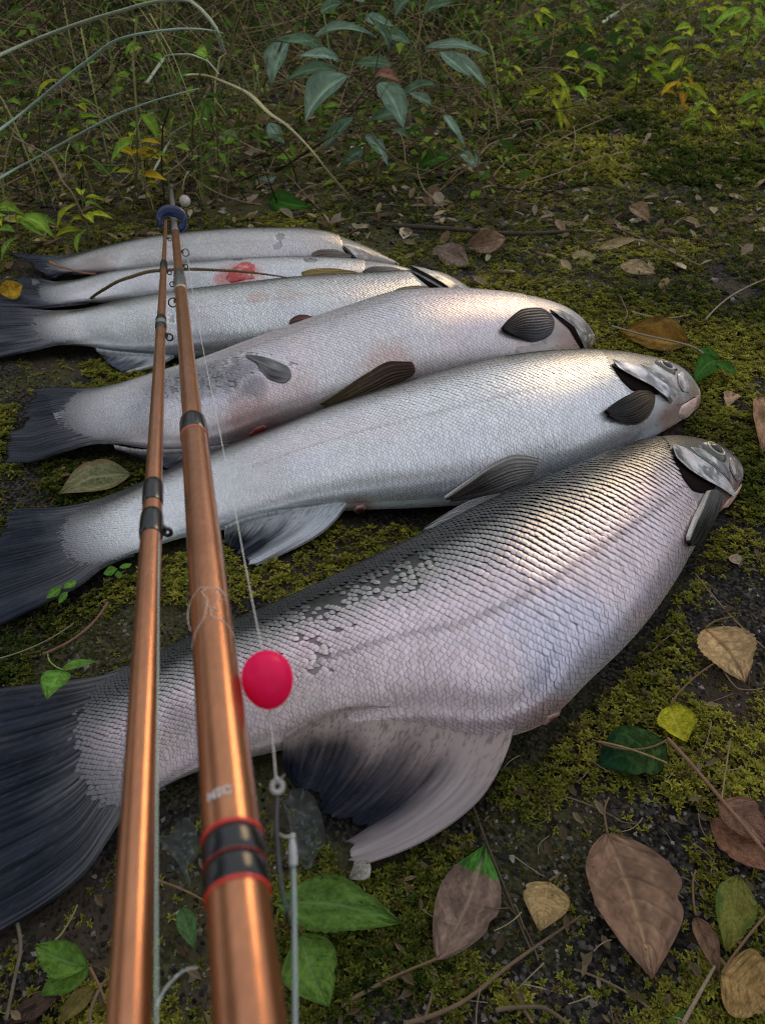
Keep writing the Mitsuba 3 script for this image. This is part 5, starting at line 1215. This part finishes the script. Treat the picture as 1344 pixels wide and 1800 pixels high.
for pts, Y, r0, lab in GB:
    P = np.array([plane_pt(x, y, Y + .12 * math.sin(i * 1.3)) for i, (x, y) in enumerate(pts)])
    last = P[-1]
    green = 'brown' not in lab and 'dark' not in lab and 'dry' not in lab and 'reddish' not in lab and 'tan' not in lab
    cc = (.34, .37, .26) if 'pale' in lab else (.30, .40, .31) if 'bluish' in lab or 'straight grass' in lab else (.40, .36, .20) if green else (.17, .125, .075)
    v, f, c = tube(P, [r0 * 1.3, r0 * 1.5, r0 * 1.2, r0 * .6], 8, 50, cc, .45)
    nm = 'grass_blade' if 'blade' in lab or 'stalk' in lab else 'dry_stick' if 'stick' in lab or 'branch' in lab else 'vine'
    put(number(nm), (v, f, c * (.75 + .5 * nz(v, 40, 3, 2))[:, None]), 'm_matte', label=lab, category={'grass_blade': 'grass blade', 'dry_stick': 'stick', 'vine': 'vine'}[nm])


def weed(label, root, Y, H, n, size, cols, seed, spread=.5, group=None, name='weed', droop=.3, shape=2.6, lean=(0, 0)):
    """A small weed: wiry stem and leaves in pairs, each leaf a part."""
    r = np.random.default_rng(seed)
    B = plane_pt(root[0], root[1], Y); B[2] = ground_h(B[0], B[1])
    k = thing(name, label, 'weed', group)
    q = np.linspace(0, 1, 7)
    top = B + np.array([lean[0] + r.normal(0, .15) * H, lean[1] + r.normal(0, .1) * H, H])
    S = B + q[:, None] * (top - B) + (np.sin(q * 3)[:, None] * r.normal(0, .06, 3) * H)
    put(k + '__stem', tube(S, [.0014 * H / .2 + .0006, .0007], 6, 14, (.13, .11, .055)), 'm_matte')
    for i in range(n):
        s = r.uniform(.25, 1.0); p = np.array([np.interp(s, q, S[:, a]) for a in range(3)])
        a = i * 2.4 + r.uniform(-.5, .5); L = size * r.uniform(.6, 1.25)
        d = unit(np.array([math.cos(a), math.sin(a), r.uniform(-.4, .45)]))
        b = p + d * L * spread * .4
        cc = np.array(cols[r.integers(0, len(cols))]) * r.uniform(.75, 1.2)
        put(k + '__leaf', leaf(b, b + d * L + [0, 0, -droop * L], L / shape, (r.normal(0, .3), -.3, 1), color=cc, rib=cc * 1.5, seed=seed * 7 + i, n=12, m=7, curl=.2, fold=.25), 'm_leaf')
        if spread > .3:
            put_stem.append((k, tube([p, b], [.0005, .0005], 4, 3, (.14, .13, .06))))
    return k


put_stem = []
YG, LG, MG, OC = (.38, .42, .04), (.22, .36, .05), (.11, .20, .04), (.52, .36, .03)
weed('yellow green weed standing left of the rod tip', (150, 400), 1.35, .10, 9, .045, [YG, LG, YG], 1)
weed('leafy weed with long green leaves at the left edge by the tails', (60, 470), 1.28, .10, 7, .062, [LG, (.16, .28, .05)], 2, shape=3.2)
weed('weed with a large ochre and green leaf cluster, upper left', (225, 330), 1.55, .20, 11, .05, [OC, LG, YG], 3)
weed('sparse green weed high at the upper left under the arching blades', (150, 330), 1.62, .34, 14, .046, [LG, MG, YG], 4)
weed('sparse green weed in the top left corner', (60, 300), 1.7, .40, 16, .048, [LG, MG, YG], 5)
weed('yellow spotted weed just behind the rod tip', (265, 350), 1.5, .12, 8, .035, [OC, YG, LG], 6)
weed('pale leaved weed right of the rod tip', (395, 345), 1.6, .14, 9, .04, [(.2, .25, .12), MG, LG], 7)
weed('bright green weed between the arching stalk and shrub', (440, 300), 1.75, .30, 13, .05, [LG, MG], 8)
weed('green weed near the top edge left of the shrub', (330, 270), 1.95, .50, 18, .055, [MG, LG], 9)
weed('low green weed left of the farthest fish tail', (20, 420), 1.4, .12, 7, .05, [LG, YG], 10)
weed('green weed in the undergrowth under the shrub', (560, 320), 1.9, .16, 10, .045, [MG, LG], 11)
weed('low dark green weed right under the shrub', (740, 280), 1.95, .08, 8, .05, [MG, (.05, .12, .02)], 12)
weed('small bright weed standing alone in the middle distance', (965, 250), 2.3, .17, 8, .06, [LG, YG], 13)
weed('bright yellow green weed at the upper right, tallest of its row', (1175, 205), 2.5, .24, 14, .075, [(.26, .36, .04), LG, YG], 14)
weed('yellow green weed left of the tallest one at upper right', (1120, 205), 2.5, .17, 10, .06, [(.25, .34, .04), YG], 15)
weed('weed with orange tinted leaves at the upper right', (1185, 215), 2.3, .10, 7, .045, [OC, YG, (.4, .22, .03)], 16)
weed('leafy weed cut off by the right edge near the top', (1330, 210), 2.4, .27, 14, .075, [LG, YG], 17)
weed('weed with drooping leaves near the right edge', (1270, 200), 2.5, .25, 13, .07, [LG, (.22, .31, .04)], 18)
weed('bright weed rising at the top centre right', (925, 140), 3.0, .20, 10, .085, [LG, YG, LG], 19)
weed('far green weed at the top right corner', (1210, 80), 3.6, .25, 12, .10, [LG, MG, YG], 20)
weed('far weed between the shrub and the bright weeds', (830, 150), 2.9, .16, 9, .07, [MG, LG], 21)
weed('weed with yellowing hanging leaves in the middle distance', (975, 210), 2.2, .14, 6, .07, [YG, (.3, .26, .04)], 22, droop=.9)
r_ = np.random.default_rng(77)
for i, (x, y, Y, H) in enumerate(((880, 230, 2.4, .12), (1040, 190, 2.6, .13), (1080, 120, 3.1, .2), (1300, 120, 3.0, .22), (1240, 150, 2.8, .2), (1010, 90, 3.4, .18), (1140, 60, 3.9, .24), (870, 60, 3.8, .22), (1320, 260, 2.1, .10), (1225, 265, 2.1, .09), (960, 40, 4.2, .25), (1280, 40, 4.2, .3))):
    where = ['between the shrub and the lone bright weed', 'left of the yellow green pair at upper right', 'behind the yellow green pair at upper right', 'at the right edge, behind the drooping weed', 'behind the orange tinted weed', 'behind the lone bright weed', 'far back below the pale stick', 'far back at the top, right of the shrub',
             'low at the right edge in front of the tall weeds', 'low in front of the tall weeds at right', 'far back near the top, right of centre', 'far back at the top right'][i]
    weed('bright small leaved weed ' + where, (x, y), Y, H, 11, .016 * Y, [(.28, .36, .04), (.2, .32, .04), YG], 200 + i, shape=2.3)


# dense undergrowth that nobody could count: thin stems and small leaves
def thicket(n, box, size, seed, cols, hmax):
    r = np.random.default_rng(seed)
    x, y = r.uniform(box[0], box[1], n), r.uniform(box[2], box[3], n)
    z = ground_h(x, y) + r.random(n) ** 1.2 * hmax(x, y)
    L = size * np.exp(r.normal(0, .35, n)); W = L * r.uniform(.28, .5, n)
    a = r.uniform(0, 6.3, n); X = unit(np.stack([np.cos(a), np.sin(a), r.normal(-.25, .4, n)], -1)); Yv = unit(np.cross(unit(r.normal(0, .5, (n, 3)) + [0, -.2, 1.]), X)); N = np.cross(X, Yv)
    loc = np.array([[0, 0, 0], [.4, .5, .08], [1, 0, -.12], [.4, -.5, .08], [.45, 0, 0]])
    V = np.stack([x, y, z], -1)[:, None] + (loc[:, 0] * L[:, None])[..., None] * X[:, None] + (loc[:, 1] * W[:, None])[..., None] * Yv[:, None] + (loc[:, 2] * L[:, None])[..., None] * N[:, None]
    f = np.array([[0, 4, 1], [1, 4, 2], [2, 4, 3], [3, 4, 0]])
    c = np.array(cols)[r.integers(0, len(cols), n)] * r.uniform(.6, 1.3, n)[:, None]
    return stack_scales(V, f, np.repeat(c, 5, 0).reshape(n, 5, 3), np.arange(n))


hl = lambda x, y: (.10 + .55 * sstep(1.7, 3.0, y)) * sstep(.55, -.25, x + .10 * y - .35) + .05
DK = (.045, .05, .018)
parts = [thicket(4200, (-1.7, .45, 1.55, 3.0), .025, 61, [MG, (.05, .10, .02), LG, (.10, .13, .03), (.16, .12, .06), (.2, .18, .05)], hl),
         thicket(4200, (-3.4, 1.0, 2.6, 5.2), .055, 62, [MG, (.04, .09, .02), (.06, .09, .025), (.10, .08, .04)], lambda x, y: (.2 + .8 * sstep(2.6, 4, y)) * sstep(1.2, -.4, x) + .05),
         thicket(9000, (-5.0, .3, 3.3, 6.0), .10, 65, [(.035, .07, .02), (.05, .08, .02)], lambda x, y: 2.2 * sstep(.3, -.8, x) + .1),
         thicket(5000, (-1.5, 5.5, 4.6, 9.0), .09, 66, [(.05, .08, .02), MG, (.09, .10, .03)], lambda x, y: .25 + .5 * sstep(5, 8, y)),
         thicket(900, (.25, 4.5, 2.2, 6.5), .042, 63, [LG, YG, MG, (.2, .16, .06)], lambda x, y: .05 + .10 * sstep(2.2, 5, y))]
r_ = np.random.default_rng(64)
for i in range(1500):
    x, y = r_.uniform(-1.7, .40), 1.55 + 2.1 * r_.random() ** 1.4
    if i > 1330:
        x, y = r_.uniform(.2, 3), r_.uniform(1.9, 4.5)
    h = (.12 + .5 * sstep(1.6, 3, y)) * r_.uniform(.2, 1.2) if i <= 1330 else r_.uniform(.04, .16)
    L = h * r_.uniform(.5, 1.6)
    a_ = r_.uniform(0, 6.3)
    b = np.array([x, y, float(ground_h(x, y)) + (r_.uniform(0, .6) * h if r_.random() < .5 else 0)]); t = b + [math.cos(a_) * L, math.sin(a_) * L * .6, h * r_.uniform(-.3, 1)]
    t[2] = max(t[2], float(ground_h(t[0], t[1])) + .004)
    m_ = (b + t) / 2 + r_.normal(0, .12, 3) * h
    parts.append(tube(smooth_line([b, m_, t], 7), [.0017, .0013, .0008], 4, None, np.array([.26, .20, .12]) * r_.uniform(.12, 1.7) ** 1.3))
for i in range(900):
    x, y = r_.uniform(-1.9, .35), 1.5 + 2.0 * r_.random() ** 1.3
    if i > 520:
        x, y = r_.uniform(.3, 3.2), r_.uniform(2.2, 5)
    if i > 700:
        break
    if -.28 < x < .5 and y < 1.95:
        continue
    L = r_.uniform(.12, .5) * (1 if i <= 700 else .5); a_ = r_.uniform(0, 6.3); q_ = np.linspace(0, 1, 7)[:, None]
    b = np.array([x, y, float(ground_h(x, y))]); d_ = np.array([math.cos(a_), math.sin(a_), 0])
    p_ = b + d_ * L * q_ ** 1.5 * r_.uniform(.4, 1.1) + np.array([0, 0, 1]) * L * r_.uniform(.4, .9) * np.sin(q_ * r_.uniform(1.6, 2.8))
    parts.append(tube(p_, [.0015, .0019, .0005], 4, None, lerp((.34, .30, .15), (.22, .30, .08), r_.random()) * r_.uniform(.2, 1.5), .35))
for k, m_ in put_stem:
    parts.append(m_)
put('undergrowth', join(parts), 'm_moss', smooth=False)
labels['undergrowth'] = {'label': 'tangle of small leaves and dry stems filling the background', 'category': 'undergrowth', 'kind': 'stuff'}

# unseen trees added behind and beside the camera: they darken the mirrored sky
def added_tree(x, y, h, rad, seed, label):
    r = np.random.default_rng(seed)
    k = thing('added_tree', label, 'added_tree')
    z0 = float(ground_h(x, y)); top = np.array([x + r.normal(0, .3), y + r.normal(0, .3), z0 + h * .8])
    tr = [tube([[x, y, z0 - .1], [x + .05, y, z0 + h * .4], top], [.11, .08, .03], 10, 12, (.07, .055, .04))]
    for i in range(7):
        s_ = r.uniform(.35, .9); p = np.array([x, y, z0]) + s_ * (top - [x, y, z0]); d = unit(np.array([r.normal(), r.normal(), .5]))
        tr.append(tube([p, p + d * rad * .5 + [0, 0, .1], p + d * rad * .9], [.03, .02, .008], 6, 8, (.07, .055, .04)))
    put(k + '__trunk', join(tr), 'm_matte')
    n = 2600
    d = unit(r.normal(size=(n, 3))) * (r.random((n, 1)) ** .45) * [rad, rad, h * .45]
    c = np.array([x, y, z0 + h * .58]) + d * (.75 + .5 * meshkit.fbm(d * 1.2 + seed, 3, seed))[:, None]
    L = .15 * np.exp(r.normal(0, .3, n)); X = unit(r.normal(size=(n, 3))); Yv = unit(np.cross(X, r.normal(size=(n, 3))))
    loc = np.array([[0, 0], [.45, .3], [1, 0], [.45, -.3]])
    V = c[:, None] + (loc[:, 0] * L[:, None])[..., None] * X[:, None] + (loc[:, 1] * L[:, None])[..., None] * Yv[:, None]
    col = np.array([.05, .085, .02]) * r.uniform(.5, 1.4, n)[:, None]
    put(k + '__crown', stack_scales(V, np.array([[0, 1, 2], [0, 2, 3]]), np.repeat(col, 4, 0).reshape(n, 4, 3), np.arange(n)), 'm_matte', smooth=False)


for i, (x, y, h, rad, lab) in enumerate(((-3.4, .6, 4.6, 1.5, 'added leafy sky blocker left of the camera'), (-3.6, -2.2, 5.2, 1.8, 'added leafy sky blocker behind the camera on the left'), (-1.0, -3.4, 5.0, 1.8, 'added tall sky blocker straight behind the camera'),
                                         (1.8, -3.5, 5.2, 1.8, 'added leafy sky blocker behind the camera on the right'), (4.2, -1.8, 5.0, 1.8, 'added leafy sky blocker right of the camera, farther back'), (-4.4, 3.2, 5.4, 1.7, 'added leafy sky blocker out of view beyond the left weeds'))):
    added_tree(x, y, h, rad, 300 + i, lab)
